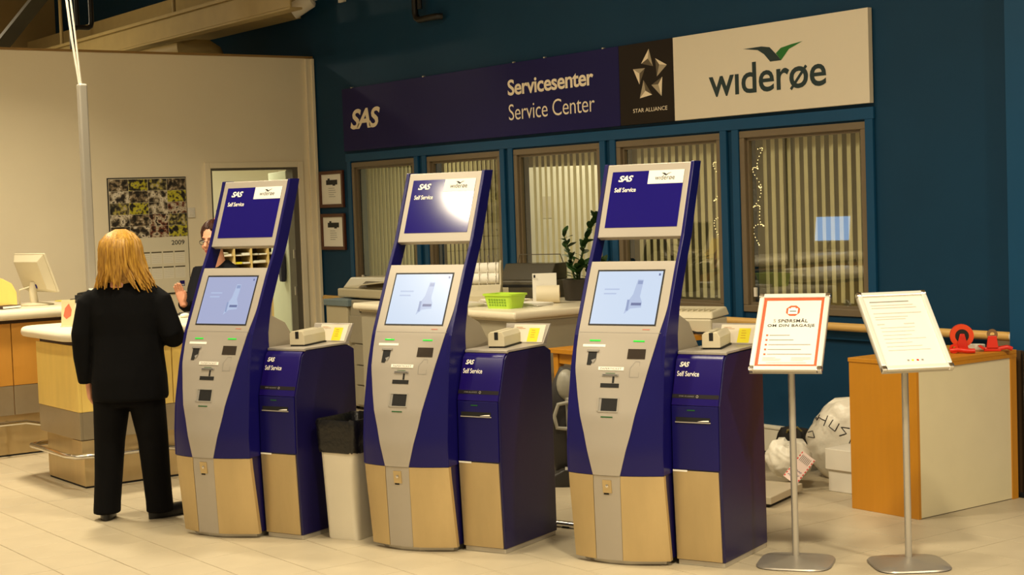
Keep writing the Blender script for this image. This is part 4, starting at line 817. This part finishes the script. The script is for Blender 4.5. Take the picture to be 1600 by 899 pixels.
nt_ = tag(obj('loose_note', MB().box(-.07, .07, -.002, .002, -.05, .05, Matrix.Rotation(.5, 4, 'Y') @ Matrix.Rotation(-.5, 4, 'X')), m_paper, None, loc=(-7.36, 5.99, .72), rot=(0, 0, .9)), 'white paper note hanging at the table edge by the grey appliance', 'paper')
ga = thing('grey_appliance', 'grey vacuum cleaner with loop handle in front of the wooden table', 'vacuum cleaner', (-7.50, 5.86, 0), math.radians(50))
m_ga = mat('appliance_grey', (150, 146, 132), .4); m_ga2 = mat('appliance_dark', (40, 36, 32), .5)
obj('bag_body', MB().loft([[(x, y, z) for x, y in rrect(-a, a, -b, b, .04, 5)] for a, b, z in ((.10, .10, .08), (.13, .12, .14), (.14, .12, .4), (.12, .10, .58), (.06, .06, .70))]), m_ga2, ga, smooth=True)
obj('head', blob(MB().ell((-.02, -.09, .60), (.06, .055, .095)).tube([(.0, -.11, .52), (.0, -.13, .3), (.01, -.13, .12)], [.03, .026, .034], 10), .006, 4), m_ga, ga)
obj('loop_handle', MB().tube([(-.01, -.14, .50), (-.07, -.15, .49), (-.095, -.15, .42), (-.08, -.15, .35), (-.01, -.14, .34)], .012, 10), m_ga, ga, smooth=True)
obj('floor_foot', MB().loft([[(x, y, z) for x, y in rrect(-a, a, -.20, .10, .03, 4)] for a, z in ((.13, 0), (.14, .02), (.13, .06), (.06, .10))]), m_ga2, ga, smooth=True); obj('pivot', MB().tube([(-.04, -.16, .09), (.05, -.16, .09)], .025, 12), m_ga, ga, smooth=True)
obj('paper_strip', MB().box(-.02, .02, -.002, .002, -.07, .07), mat('pink_white_stripes', (238, 190, 186), .5), wt, loc=(.075, .018, .40), rot=(0, .06, .3), label='pink and white paper strip')
bt = thing('floor_tube', 'polished steel tube lying on the floor between two kiosks', 'tube', (-6.45, 4.985, 0), math.radians(16))
obj('tube', MB().tube([(-.32, 0, .018), (.32, 0, .018)], .017, 14), m_chrome, bt, smooth=True); obj('foot', MB().box(-.02, .02, -.018, .018, 0, .004), m_dark, bt)
# beige machine on a stand behind the right cabinet
st = thing('equipment_table', 'low wooden table behind the right-hand bag-tag cabinet', 'table', (-7.36, 6.15, 0))
obj('table_top', MB().box(0, .55, 0, .45, .86, .89), m_wood, st, .003)
for x_ in (.02, .49):
    for y_ in (.02, .39): obj('leg', MB().box(x_, x_+.04, y_, y_+.04, 0, .86), m_wood, st)
bm_ = thing('beige_printer', 'beige ribbed printer lid seen above the right-hand cabinet', 'printer', (-6.98, 6.40, .89), math.radians(20))
obj('case', MB().box(-.17, .17, -.10, .12, 0, .09), m_beige, bm_, .01); obj('lid', MB().hexa([(-.18, -.10, .09), (.18, -.10, .09), (.18, .13, .10), (-.18, .13, .10)], [(-.165, -.07, .13), (.165, -.07, .13), (.165, .12, .15), (-.165, .12, .15)]), m_beige, bm_, .008)
for i in range(9): obj('rib', MB().box(-.15+i*.036, -.142+i*.036, -.066, .11, .13, .142), m_beige, bm_)
for i in range(3): obj('cable', MB().tube([(-.08+i*.05, -.11, .05), (-.06+i*.06, -.19, .03), (.02+i*.05, -.17, .012), (.12+i*.03, -.14, .012)], .007, 6), m_black, bm_)

# ------------------------------------------------------------------ overhead things
m_tan = mat('tan_paint', (168, 148, 100), .6, var=.05)
ct = thing('cable_tray', 'long tan cable tray hung above the cream wall', 'cable tray', (-15, 6.5, 3.4))
obj('tray', MB().box(-4.8, 3.02, -.02, .10, .01, .03).box(-4.8, 3.02, -.02, .0, .03, .22), m_tan, ct, .004)
obj('upper_flange', MB().box(-4.8, 3.02, -.05, .12, .22, .25), m_tan, ct)
for x_ in (-2.5, .55, 1.6): obj('hanger_rod', MB().tube([(x_, .04, .24), (x_, .04, 1.59)], .02, 8), m_tan, ct)
bmn = tag(obj('roof_beam', MB().box(-4.8, 1.8, -.15, .15, -.22, .22), m_tan, None, loc=(-15, 7.1, 3.72)), 'broad tan beam along the top of the teal wall', 'beam')
db = thing('diagonal_brace', 'dark diagonal roof brace in the upper left corner', 'brace', (-13.7, 4.82, 3.5))
obj('brace', MB().box(-.06, .06, -.055, .055, -.42, 1.9, Matrix.Rotation(math.radians(-40), 4, 'X')), mat('dark_brace', (70, 66, 48), .6), db)
obj('top_plate', MB().box(-.10, .10, -1.45, -1.0, 1.40, 1.48), MATS['dark_brace'], db); db.children[-1].location = (0, 2.45, 0)
bpk = thing('black_pipe', 'bent black pipe above the cream wall near the cables', 'pipe', (-14.0, 5.33, 3.2))
obj('pipe', MB().tube([(0, 0, -.03), (0, .0, .19), (0, .02, .22), (0, .05, .235), (0, .155, .235), (0, .18, .25), (0, .19, .29), (0, .19, 1.79)], .024, 10), m_black, bpk, smooth=True); obj('pipe', MB().tube([(0, .055, .25), (0, .055, 1.79)], .022, 10), m_black, bpk, smooth=True)
fpz = thing('duct_elbow', 'thick pale pipe with elbow lying on top of the cream wall', 'pipe', (-14.5, 6.5, 3.24))
obj('pipe', MB().tube([(-.6, -.1, .02), (0, .1, .07), (.0, .28, .10), (.0, .40, .10), (.0, .47, .06), (0, .49, .02), (0, .49, -.05)], .085, 14), m_tan, fpz, smooth=True)
sl_ = thing('spotlight', 'white cylindrical spotlight near the top of the teal wall corner', 'spotlight', (-12.72, 7.02, 3.56))
axd = Vector((-.55, -.6, -.45)).normalized(); Ms = axd.to_track_quat('Z', 'Y').to_matrix().to_4x4()
obj('can', MB().lathe([(.05, -.10), (.07, -.08), (.075, .12), (.066, .12), (.06, .08), (.01, .07)], n=24, M=Ms), m_white, sl_, smooth=True); obj('lens', MB().lathe([(.001, .085), (.058, .085), (.001, .09)], n=20, M=Ms), m_greyink, sl_)
obj('arm', MB().tube([(0, 0, 0), (.06, .16, .08), (.07, .37, .09)], .018, 8), m_white, sl_); obj('mount', MB().box(.02, .12, .35, .377, .03, .15), m_white, sl_)
bc = thing('black_conduit', 'black bent conduit on the teal wall above the sign', 'pipe', (-11.33, YW-.03, 3.27))
obj('conduit', MB().tube([(0, -.05, 1.7), (0, -.05, .06), (.02, -.05, .02), (.06, -.05, 0), (.30, -.05, 0), (.33, -.03, 0), (.34, -.004, 0)], .028, 10), m_black, bc, smooth=True); obj('conduit', MB().tube([(.075, -.05, 1.7), (.075, -.05, .09)], .022, 8), m_black, bc, smooth=True)

# ------------------------------------------------------------------ back room and office things
ph = thing('pigeonhole_shelf', 'wooden pigeonhole shelf with papers in the back room', 'shelf', (-16.4, 8.35, 0), math.radians(90))
m_pine = mat('pine_shelf', (222, 190, 124), .5, var=.05)
obj('back', MB().box(-.76, .76, .28, .30, .9, 1.50), mat('shelf_dark', (120, 92, 52), .6), ph); obj('top_board', MB().box(-.76, .76, 0, .28, 1.48, 1.50), m_pine, ph)
for i in range(8): obj('upright', MB().box(-.76+i*.2145, -.742+i*.2145, 0, .28, .9, 1.48), m_pine, ph)
for j in range(6): obj('shelf_board', MB().box(-.74, .74, .01, .28, .92+j*.093, .926+j*.093), MATS['shelf_dark'], ph)
for i in range(7):
    for j in range(6):
        for s in (0, 1):
            x0 = -.735+i*.2145+s*.1; obj('paper_bundle', MB().box(x0, x0+.085, .01+random.uniform(0, .05), .26, .927+j*.093, .938+j*.093+random.uniform(0, .02)), m_paper if random.random() < .8 else m_yellow, ph)
obj('plinth', MB().box(-.76, .76, .02, .30, 0, .9), m_pine, ph)
fw = thing('red_flower', 'red flower with green leaves on the back room shelf', 'flower', (-14.7, 6.52, 1.50), 0)
fw.location = (-15.0, 7.13, 0)
obj('vase_stand', MB().lathe([(.14, 0), (.15, .01), (.03, .05), (.03, 1.25), (.13, 1.27), (.13, 1.29), (.01, 1.29)], n=20), m_white, fw, smooth=True); obj('vase', MB().lathe([(.04, 1.29), (.06, 1.33), (.055, 1.40), (.03, 1.46), (.035, 1.48), (.01, 1.47)], n=18), m_white, fw, smooth=True)
for i in range(7):
    a = i*.9; p = (math.cos(a)*.07, math.sin(a)*.07, 1.62+.05*(i % 3)); obj('stem', MB().tube([(0, 0, 1.46), (p[0]*.5, p[1]*.5, 1.56), p], .004, 5), MATS['green_stem'], fw)
    obj('bloom' if i % 2 else 'leaf', MB().ell(p, (.035, .035, .028), 8, 6), m_red if i % 2 else m_leaf, fw)
ca = thing('dark_bag', 'dark cloth bag hanging on the pale open door', 'bag', (-13.60, 7.155, 1.02), math.radians(-18))
obj('bag', blob(MB().loft([[(x, y, z) for x, y in rrect(-a, a, -b, b, .015, 4)] for a, b, z in ((.07, .02, 0), (.085, .025, .1), (.08, .022, .24), (.03, .012, .33))]), .008, 3), mat('bag_cloth', (40, 42, 58), .85), ca); obj('strap', MB().tube([(-.02, 0, .31), (0, .0, .38), (.02, 0, .31)], .006, 6), m_black, ca)
m2 = copy_tree(mo); m2.location = (-11.75, 2.0, 1.06); m2.rotation_euler = (0, 0, math.radians(-30)); tag(m2, 'lit blue monitor on the rear desk, mirrored in the last window pane', 'monitor')
for c_ in m2.children:
    if c_.name.startswith('screen'): c_.data = c_.data.copy(); c_.data.materials.clear(); c_.data.materials.append(mat('blue_screen', (150, 192, 244), .3, emit=3.6))
od = thing('office_desk', 'long desk in the dim office behind the blinds', 'desk', (-7.5, 8.0, 0))
obj('desk_top', MB().box(-1.2, 1.2, 0, .7, .72, .75), m_wood, od)
for x_ in (-1.15, 1.1):
    for y_ in (.03, .62): obj('leg', MB().box(x_, x_+.05, y_, y_+.05, 0, .72), m_alu, od)
oc = thing('office_cupboard', 'grey drawer cupboard behind the second window blind', 'cupboard', (-12.4, 8.5, 0))
obj('carcass', MB().box(-.5, .5, .02, .5, 0, 1.75), m_c2, oc)
for j in range(6): d = obj('drawer', MB().box(-.48, .48, 0, .02, .04+j*.285, .31+j*.285), m_c2, oc, .003); obj('handle', MB().box(-.1, .1, -.01, 0, .2+j*.285, .215+j*.285), m_dark, d)
wd = thing('lit_doorway', 'white door standing in for the lit doorway behind the middle window', 'door', (-11.40, 8.9, 0), math.radians(40))  # white leaf added in place of the lit opening
obj('leaf', MB().box(-.32, .5, 0, .04, .01, 2.02), mat('white_door', (250, 248, 236), .6), wd); obj('notice', MB().box(-.20, -.09, -.004, 0, 1.55, 1.75), m_white, wd); obj('handle', MB().tube([(.40, -.04, 1.05), (.30, -.04, 1.05)], .01, 8), m_alu, wd)
m_bulb = mat('reflection_glint', (255, 224, 150), .4, emit=2.6)  # glowing bulbs added in place of lights mirrored in the glass
def glint_string(x0, y0, z0, n, label):
    g = thing('reflection_lights', label, 'reflection lights', (x0, y0, z0)); R = random.Random(n); pts = []
    for i in range(n):
        t = i/(n-1); pts.append((.035*math.sin(t*19)+.02*math.sin(t*41), .008*math.cos(t*23), -.62*t+.03*math.sin(t*31)))
    obj('wire', MB().tube(pts, .0015, 4), m_dg, g); x = MB()
    for p in pts: x.ell(p, (.0028, .0028, .0034), 6, 4)
    o = obj('bulbs', x, m_bulb, g); o['kind'] = 'stuff'
glint_string(-7.845, YW+.062, 2.05, 74, 'tiny warm bulbs standing in for reflections at the right edge of the fourth window')
glint_string(-7.47, YW+.062, 2.0, 66, 'tiny warm bulbs standing in for reflections at the left edge of the last window')
# ------------------------------------------------------------------ people
m_skin = mat('skin', (224, 160, 128), .5, var=.05, scale=12)
m_suit = mat('black_suit_cloth', (9, 9, 11), .9, spec=.15, var=.12, scale=30, bump=.08, bscale=220)
m_suit2 = mat('dark_trouser_cloth', (10, 9, 10), .9, spec=.15, var=.1, scale=30)
m_navy = mat('navy_uniform_cloth', (14, 15, 22), .85, spec=.2, var=.1, scale=30)
m_shoe = mat('black_leather', (17, 15, 14), .4)
m_blond = mat('blonde_hair', (136, 92, 26), .42, rgb2=(208, 160, 62), scale=9, stretch=(14, 14, 1.2))
m_brown = mat('dark_brown_hair', (46, 24, 18), .42, rgb2=(74, 38, 26), scale=9, stretch=(10, 10, 1.5))
def ering(cx, cy, z, rx, ry, n=24, e=1.): return [(cx+rx*math.copysign(abs(math.cos(2*math.pi*j/n))**e, math.cos(2*math.pi*j/n)), cy+ry*math.copysign(abs(math.sin(2*math.pi*j/n))**e, math.sin(2*math.pi*j/n)), z) for j in range(n)]
def head_parts(mb, M):
    mb.ell((0, -.012, .03), (.074, .092, .09), 20, 14, M); mb.ell((0, .016, -.03), (.062, .070, .082), 20, 14, M); mb.ell((0, .060, -.092), (.030, .026, .026), 12, 8, M)
    mb.ell((0, .062, .028), (.052, .022, .016), 12, 8, M)                                   # brow
    mb.tube([M @ Vector(p) for p in ((0, .080, .018), (0, .094, -.006), (0, .104, -.028), (0, .090, -.040))], [.008, .011, .015, .012], 10)
    for s in (-1, 1):
        mb.ell((s*.075, -.008, -.008), (.010, .020, .030), 10, 8, M); mb.ell((s*.038, .062, -.036), (.022, .018, .022), 10, 8, M)
    mb.ell((0, .078, -.062), (.024, .014, .006), 10, 6, M); mb.ell((0, .076, -.071), (.020, .014, .007), 10, 6, M)
    mb.tube([M @ Vector((0, -.012, -.04)), M @ Vector((0, -.026, -.10)), M @ Vector((0, -.035, -.19))], [.052, .050, .060], 16)
def hand_parts(mb, M, side, curl):
    """wrist at the origin, fingers along -z, palm faces +y, thumb on side*x"""
    mb.loft([[M @ Vector(p) for p in ering(0, 0, z, rx, ry, 14)] for z, rx, ry in ((.02, .025, .019), (-.01, .027, .018), (-.045, .038, .016), (-.082, .040, .013), (-.092, .034, .009))])
    for i, (x, L) in enumerate(((.029, .072), (.010, .080), (-.010, .074), (-.028, .058))):
        x *= side; p = Vector((x, 0, -.082)); pts = [p]; a = curl*.3
        for s, c in ((.42, .55), (.32, 1), (.26, 1.35)):
            a += curl*.5*c/1.2; p = p+Vector((x*.12, math.sin(a), -math.cos(a)))*L*s; pts.append(p)
        mb.tube([M @ q for q in pts], [.0095, .0088, .0080, .0062], 10)
    t = [Vector((side*.024, .004, -.022)), Vector((side*.045, .014, -.045)), Vector((side*.056, .024, -.068)), Vector((side*.058, .030, -.090))]
    mb.tube([M @ q for q in t], [.0135, .0115, .0098, .0070], 10)
def eyes(parent, M, p):
    for s in (-1, 1):
        e = obj('eye', MB().ell((s*.031, .072, -.001), (.0125, .010, .0085), 12, 8, M), mat('eye_white', (236, 230, 222), .3), parent, smooth=True)
        obj('iris', MB().ell((s*.031, .0805, -.001), (.0055, .0025, .0055), 10, 6, M), mat('iris_dark', (50, 40, 34), .25), e, smooth=True)
        obj('eyebrow', MB().tube([M @ Vector(q) for q in ((s*.014, .086, .020), (s*.032, .084, .025), (s*.050, .070, .020))], .0032, 6), m_brown, parent)
    obj('lips', MB().ell((0, .088, -.062), (.021, .006, .0045), 12, 6, M).ell((0, .087, -.070), (.018, .006, .005), 12, 6, M), mat('lips', (186, 96, 84), .4), parent, smooth=True)

# --- woman at the counter, seen from behind
wc_ = Vector((-8.47, 3.38, 0))+RH*.07
wm = thing('person', 'blonde person in black suit standing with back turned at the service counter', 'person', wc_, math.radians(54))
Hm = Matrix.Translation((0, .0, 1.482)) @ Matrix.Rotation(math.radians(-14), 4, 'Z') @ Matrix.Rotation(math.radians(-6), 4, 'X')
b = MB(); head_parts(b, Hm)
b.loft([ering(0, 0, z, rx, ry) for z, rx, ry in ((.78, .15, .10), (.9, .155, .105), (1.02, .135, .095), (1.2, .15, .10), (1.28, .14, .075), (1.36, .06, .055))])
LA = [(-.17, 0, 1.225), (-.236, -.02, 1.03), (-.232, .03, .775)]; RA = [(.165, 0, 1.225), (.262, -.035, 1.045), (.205, .20, 1.0)]
b.tube(LA, [.045, .038, .026], 12); b.tube(RA, [.045, .038, .026], 12)
hand_parts(b, Matrix.Translation((-.232, .035, .765)) @ Matrix.Rotation(math.radians(8), 4, 'X') @ Matrix.Rotation(math.radians(-70), 4, 'Z'), -1, .75)
hand_parts(b, Matrix.Translation((.200, .215, .998)) @ Matrix.Rotation(math.radians(85), 4, 'X') @ Matrix.Rotation(math.radians(60), 4, 'Z'), 1, .7)
LL = [(-.075, 0, .84), (-.122, .012, .45), (-.148, -.01, .06)]; RL = [(.08, 0, .84), (.125, .012, .45), (.150, -.01, .06)]
b.tube(LL, [.085, .055, .038], 12); b.tube(RL, [.085, .055, .038], 12)
obj('body', blob(b, .0055, 3), m_skin, wm); eyes(wm, Hm, None)
j = MB()
j.loft([ering(.01, .0, z, rx, ry, 32, .86) for z, rx, ry in ((.672, .206, .145), (.69, .212, .150), (.80, .208, .152), (.93, .196, .140), (1.04, .190, .130), (1.16, .203, .132), (1.25, .206, .120), (1.30, .182, .105), (1.345, .132, .086), (1.385, .080, .072), (1.425, .070, .070))])
j.tube([(-.155, 0, 1.258), (-.200, -.005, 1.215), (-.238, -.018, 1.05), (-.242, .0, .92), (-.234, .025, .775)], [.060, .070, .064, .059, .053], 18)
j.tube([(.15, 0, 1.262), (.20, -.005, 1.215), (.262, -.03, 1.05), (.262, .02, 1.015), (.225, .14, 1.005), (.208, .19, 1.0)], [.060, .072, .066, .064, .056, .052], 18)
jk = obj('jacket', blob(j, .008, 5), m_suit, wm)
obj('jacket_collar', blob(MB().loft([ering(0, -.004, z, rx, ry, 24) for z, rx, ry in ((1.345, .112, .088), (1.385, .088, .078), (1.435, .076, .078), (1.468, .070, .074))]), .006, 3), m_suit, jk)
t = MB()
t.loft([ering(.005, 0, z, rx, ry, 28) for z, rx, ry in ((.64, .19, .115), (.70, .195, .125), (.82, .185, .125), (.94, .165, .115))])
for P, s in ((LL, -1), (RL, 1)): t.loft([ering(x, y, z, rx*1.07, ry, 20) for x, y, z, rx, ry in ((s*.088, 0, .80, .105, .118), (s*.102, .004, .62, .094, .105), (s*.122, .010, .44, .080, .090), (s*.134, .0, .25, .073, .085), (s*.146, -.012, .10, .070, .085), (s*.150, -.016, .035, .071, .088))])
obj('trousers', blob(t, .008, 5), m_suit2, wm)
for s, a in ((-1, 8), (1, -48)):
    Ms = Matrix.Translation((s*.150, -.015, 0)) @ Matrix.Rotation(math.radians(a), 4, 'Z'); q4 = MB()
    q4.loft([[Ms @ Vector((x, y, z)) for x, y in [(w_*math.cos(2*math.pi*k/24), (-.075+.10 if 0 else .055)+(.130)*math.sin(2*math.pi*k/24)) for k in range(24)]] for w_, z in ((.040, .0), (.043, .012), (.042, .035), (.034, .058), (.02, .068))])
    sh = obj('shoe', blob(q4, .005, 2), m_shoe, wm); obj('sole', MB().loft([[Ms @ Vector((w_*math.cos(2*math.pi*k/24), .055+(.128)*math.sin(2*math.pi*k/24), z)) for k in range(24)] for w_, z in ((.040, .0), (.042, .010))]), m_dark, sh)
R = random.Random(11); h = MB()
h.ell((0, -.022, 1.556), (.094, .108, .098), 20, 12); h.loft([ering(.005, -.045, z, rx, ry, 20) for z, rx, ry in ((1.36, .085, .045), (1.42, .105, .072), (1.50, .106, .085), (1.56, .098, .085))])
for i in range(130):
    ph = math.radians(R.uniform(35, 325)); d = Vector((math.sin(ph), math.cos(ph), 0))        # 0 deg = face
    pts = []; L = R.uniform(1.33, 1.39); sx = d.x; wv = R.uniform(0, 6); am = R.uniform(.003, .009); rr = R.uniform(.98, 1.1)
    part = Vector((R.uniform(-.02, .015), -.01, 1.655))
    for k in range(10):
        t_ = k/9
        if t_ < .45: a = t_/.45*math.pi/2; p = Vector((d.x*.100*rr*math.sin(a), -.022+d.y*.113*rr*math.sin(a), 1.552+.104*math.cos(a))); p = p.lerp(part, max(0, 1-t_*4))
        else:
            u = (t_-.45)/.55; fl = u*u; p = Vector((d.x*(.102+.010*u)*rr+(.062*fl if sx > .15 else (-.022*fl if sx < -.3 else 0)), -.022+d.y*(.113-.022*u)*rr-.006*u, 1.552-(1.552-L)*u-(.025*fl if sx > .3 else 0)))
        p += Vector((math.sin(wv+t_*9), math.cos(wv+t_*8), 0))*am*t_; pts.append(p)
    h.tube(pts, [.010, .013, .014, .014, .014, .013, .012, .010, .007, .003], 6)
obj('hair', h, m_blond, wm, smooth=True, loc=(0, -.004, -.034))

# --- clerk behind the counter
pc = Vector((-10.95, 5.22, 0)); fac = (-FH*math.cos(math.radians(22))-RH*math.sin(math.radians(22)))
yaw = math.atan2(-fac.x, fac.y)
ck = thing('person', 'dark-haired clerk with glasses in navy uniform gesturing behind the counter', 'person', pc, yaw)
inv = Matrix.Rotation(-yaw, 4, 'Z') @ Matrix.Translation(-pc)
Hc = inv @ Matrix.Translation((-10.90, 5.17, 1.495)) @ Matrix.Scale(1.07, 4) @ Matrix.Rotation(yaw+math.radians(-4), 4, 'Z') @ Matrix.Rotation(math.radians(-3), 4, 'X')
hw = inv @ Vector((-10.66, 4.79, 1.055)); el = inv @ Vector((-10.93, 5.0, .99)); sh_ = Vector((.165, -.01, 1.27))
b = MB(); head_parts(b, Hc)
b.loft([ering(0, -.01, z, rx, ry) for z, rx, ry in ((.78, .15, .10), (.9, .155, .105), (1.02, .135, .095), (1.2, .15, .10), (1.29, .155, .08), (1.34, .08, .06))])
b.tube([sh_, el, hw], [.045, .038, .026], 12); LA2 = [Vector((-.175, -.01, 1.27)), Vector((-.22, .0, 1.03)), Vector((-.16, .2, .98))]; b.tube(LA2, [.045, .038, .026], 12)
zax = -(Vector((.08, -.12, 1.))).normalized()          # fingers point up: local -z is up
fdir = (inv.to_3x3() @ Vector((.45, -.62, 0))).normalized(); up = Vector((0, 0, 1))
fing = (up*.93+(inv.to_3x3() @ Vector((-.10, -.16, 0)))).normalized(); zc = -fing; yc = (fdir-fing*fdir.dot(fing)).normalized(); xc = yc.cross(zc).normalized()
Mh = Matrix((xc, yc, zc)).transposed().to_4x4(); Mh.translation = hw
hand_parts(b, Mh, 1, .35)
hand_parts(b, Matrix.Translation(LA2[2]) @ Matrix.Rotation(math.radians(80), 4, 'X') @ Matrix.Rotation(math.radians(90), 4, 'Z'), -1, .6)
for s in (-1, 1): b.tube([(s*.08, 0, .84), (s*.09, .01, .45), (s*.095, -.01, .06)], [.085, .055, .04], 12)
obj('body', blob(b, .0055, 3), m_skin, ck); eyes(ck, Hc, None)
j = MB(); j.loft([ering(0, -.01, z, rx, ry, 28, .9) for z, rx, ry in ((.72, .20, .14), (.85, .198, .14), (1.02, .18, .125), (1.16, .192, .13), (1.235, .198, .112), (1.285, .170, .095), (1.325, .105, .075), (1.345, .078, .066))])
elw = Vector(el); j.tube([sh_+Vector((-.01, 0, 0)), sh_.lerp(elw, .5)+Vector((.012, 0, 0)), elw, elw.lerp(hw, .5), elw.lerp(hw, .9)], [.068, .066, .06, .054, .046], 16)
j.tube(LA2, [.068, .06, .05], 16); jc = obj('jacket', blob(j, .008, 4), m_navy, ck)
t = MB(); t.loft([ering(0, -.005, z, rx, ry, 24) for z, rx, ry in ((.66, .18, .115), (.80, .185, .12), (.92, .17, .115))])
for s in (-1, 1): t.loft([ering(s*x, y, z, rx, ry, 18) for x, y, z, rx, ry in ((.088, 0, .80, .098, .11), (.092, .008, .45, .078, .088), (.096, -.01, .035, .07, .085))])
obj('trousers', blob(t, .010, 4), m_suit2, ck)
for s in (-1, 1): obj('shoe', blob(MB().loft([ering(s*.097, .055, z, rx, ry, 20) for z, rx, ry in ((0, .04, .125), (.03, .042, .125), (.06, .03, .09))]), .006, 2), m_shoe, ck)
h = MB(); h.ell((0, -.026, .048), (.084, .096, .086), 20, 12, Hc); R = random.Random(5)
for i in range(90):
    ph = math.radians(R.uniform(-180, 180)); d = Vector((math.sin(ph), math.cos(ph), 0)); front = math.cos(ph) > .55; pts = []; rr = R.uniform(.98, 1.08); lim = (.34 if front else .72)*R.uniform(.9, 1.08)
    for k in range(7):
        a = k/6*math.pi*lim; p = Vector((d.x*.086*rr*math.sin(a)-(.02 if front else 0)*k/6, -.022+d.y*.100*rr*math.sin(a), .045+.092*math.cos(a)*rr)); pts.append(Hc @ p)
    h.tube(pts, [.007, .011, .012, .012, .011, .009, .004], 6)
obj('hair', h, m_brown, ck, smooth=True)
gl = MB(); mg = mat('glasses_frame', (40, 34, 40), .3)
for s in (-1, 1): gl.tube([Hc @ Vector((s*.034+.023*math.cos(q), .094-.006*abs(math.cos(q)), -.004+.016*math.sin(q))) for q in [2*math.pi*k/16 for k in range(17)]], .0022, 6); gl.tube([Hc @ Vector(p) for p in ((s*.057, .088, .002), (s*.074, .05, .004), (s*.078, .0, .004))], .0022, 6)
gl.tube([Hc @ Vector(p) for p in ((-.011, .096, .0), (0, .1, .003), (.011, .096, .0))], .002, 6); obj('glasses', gl, mg, ck)
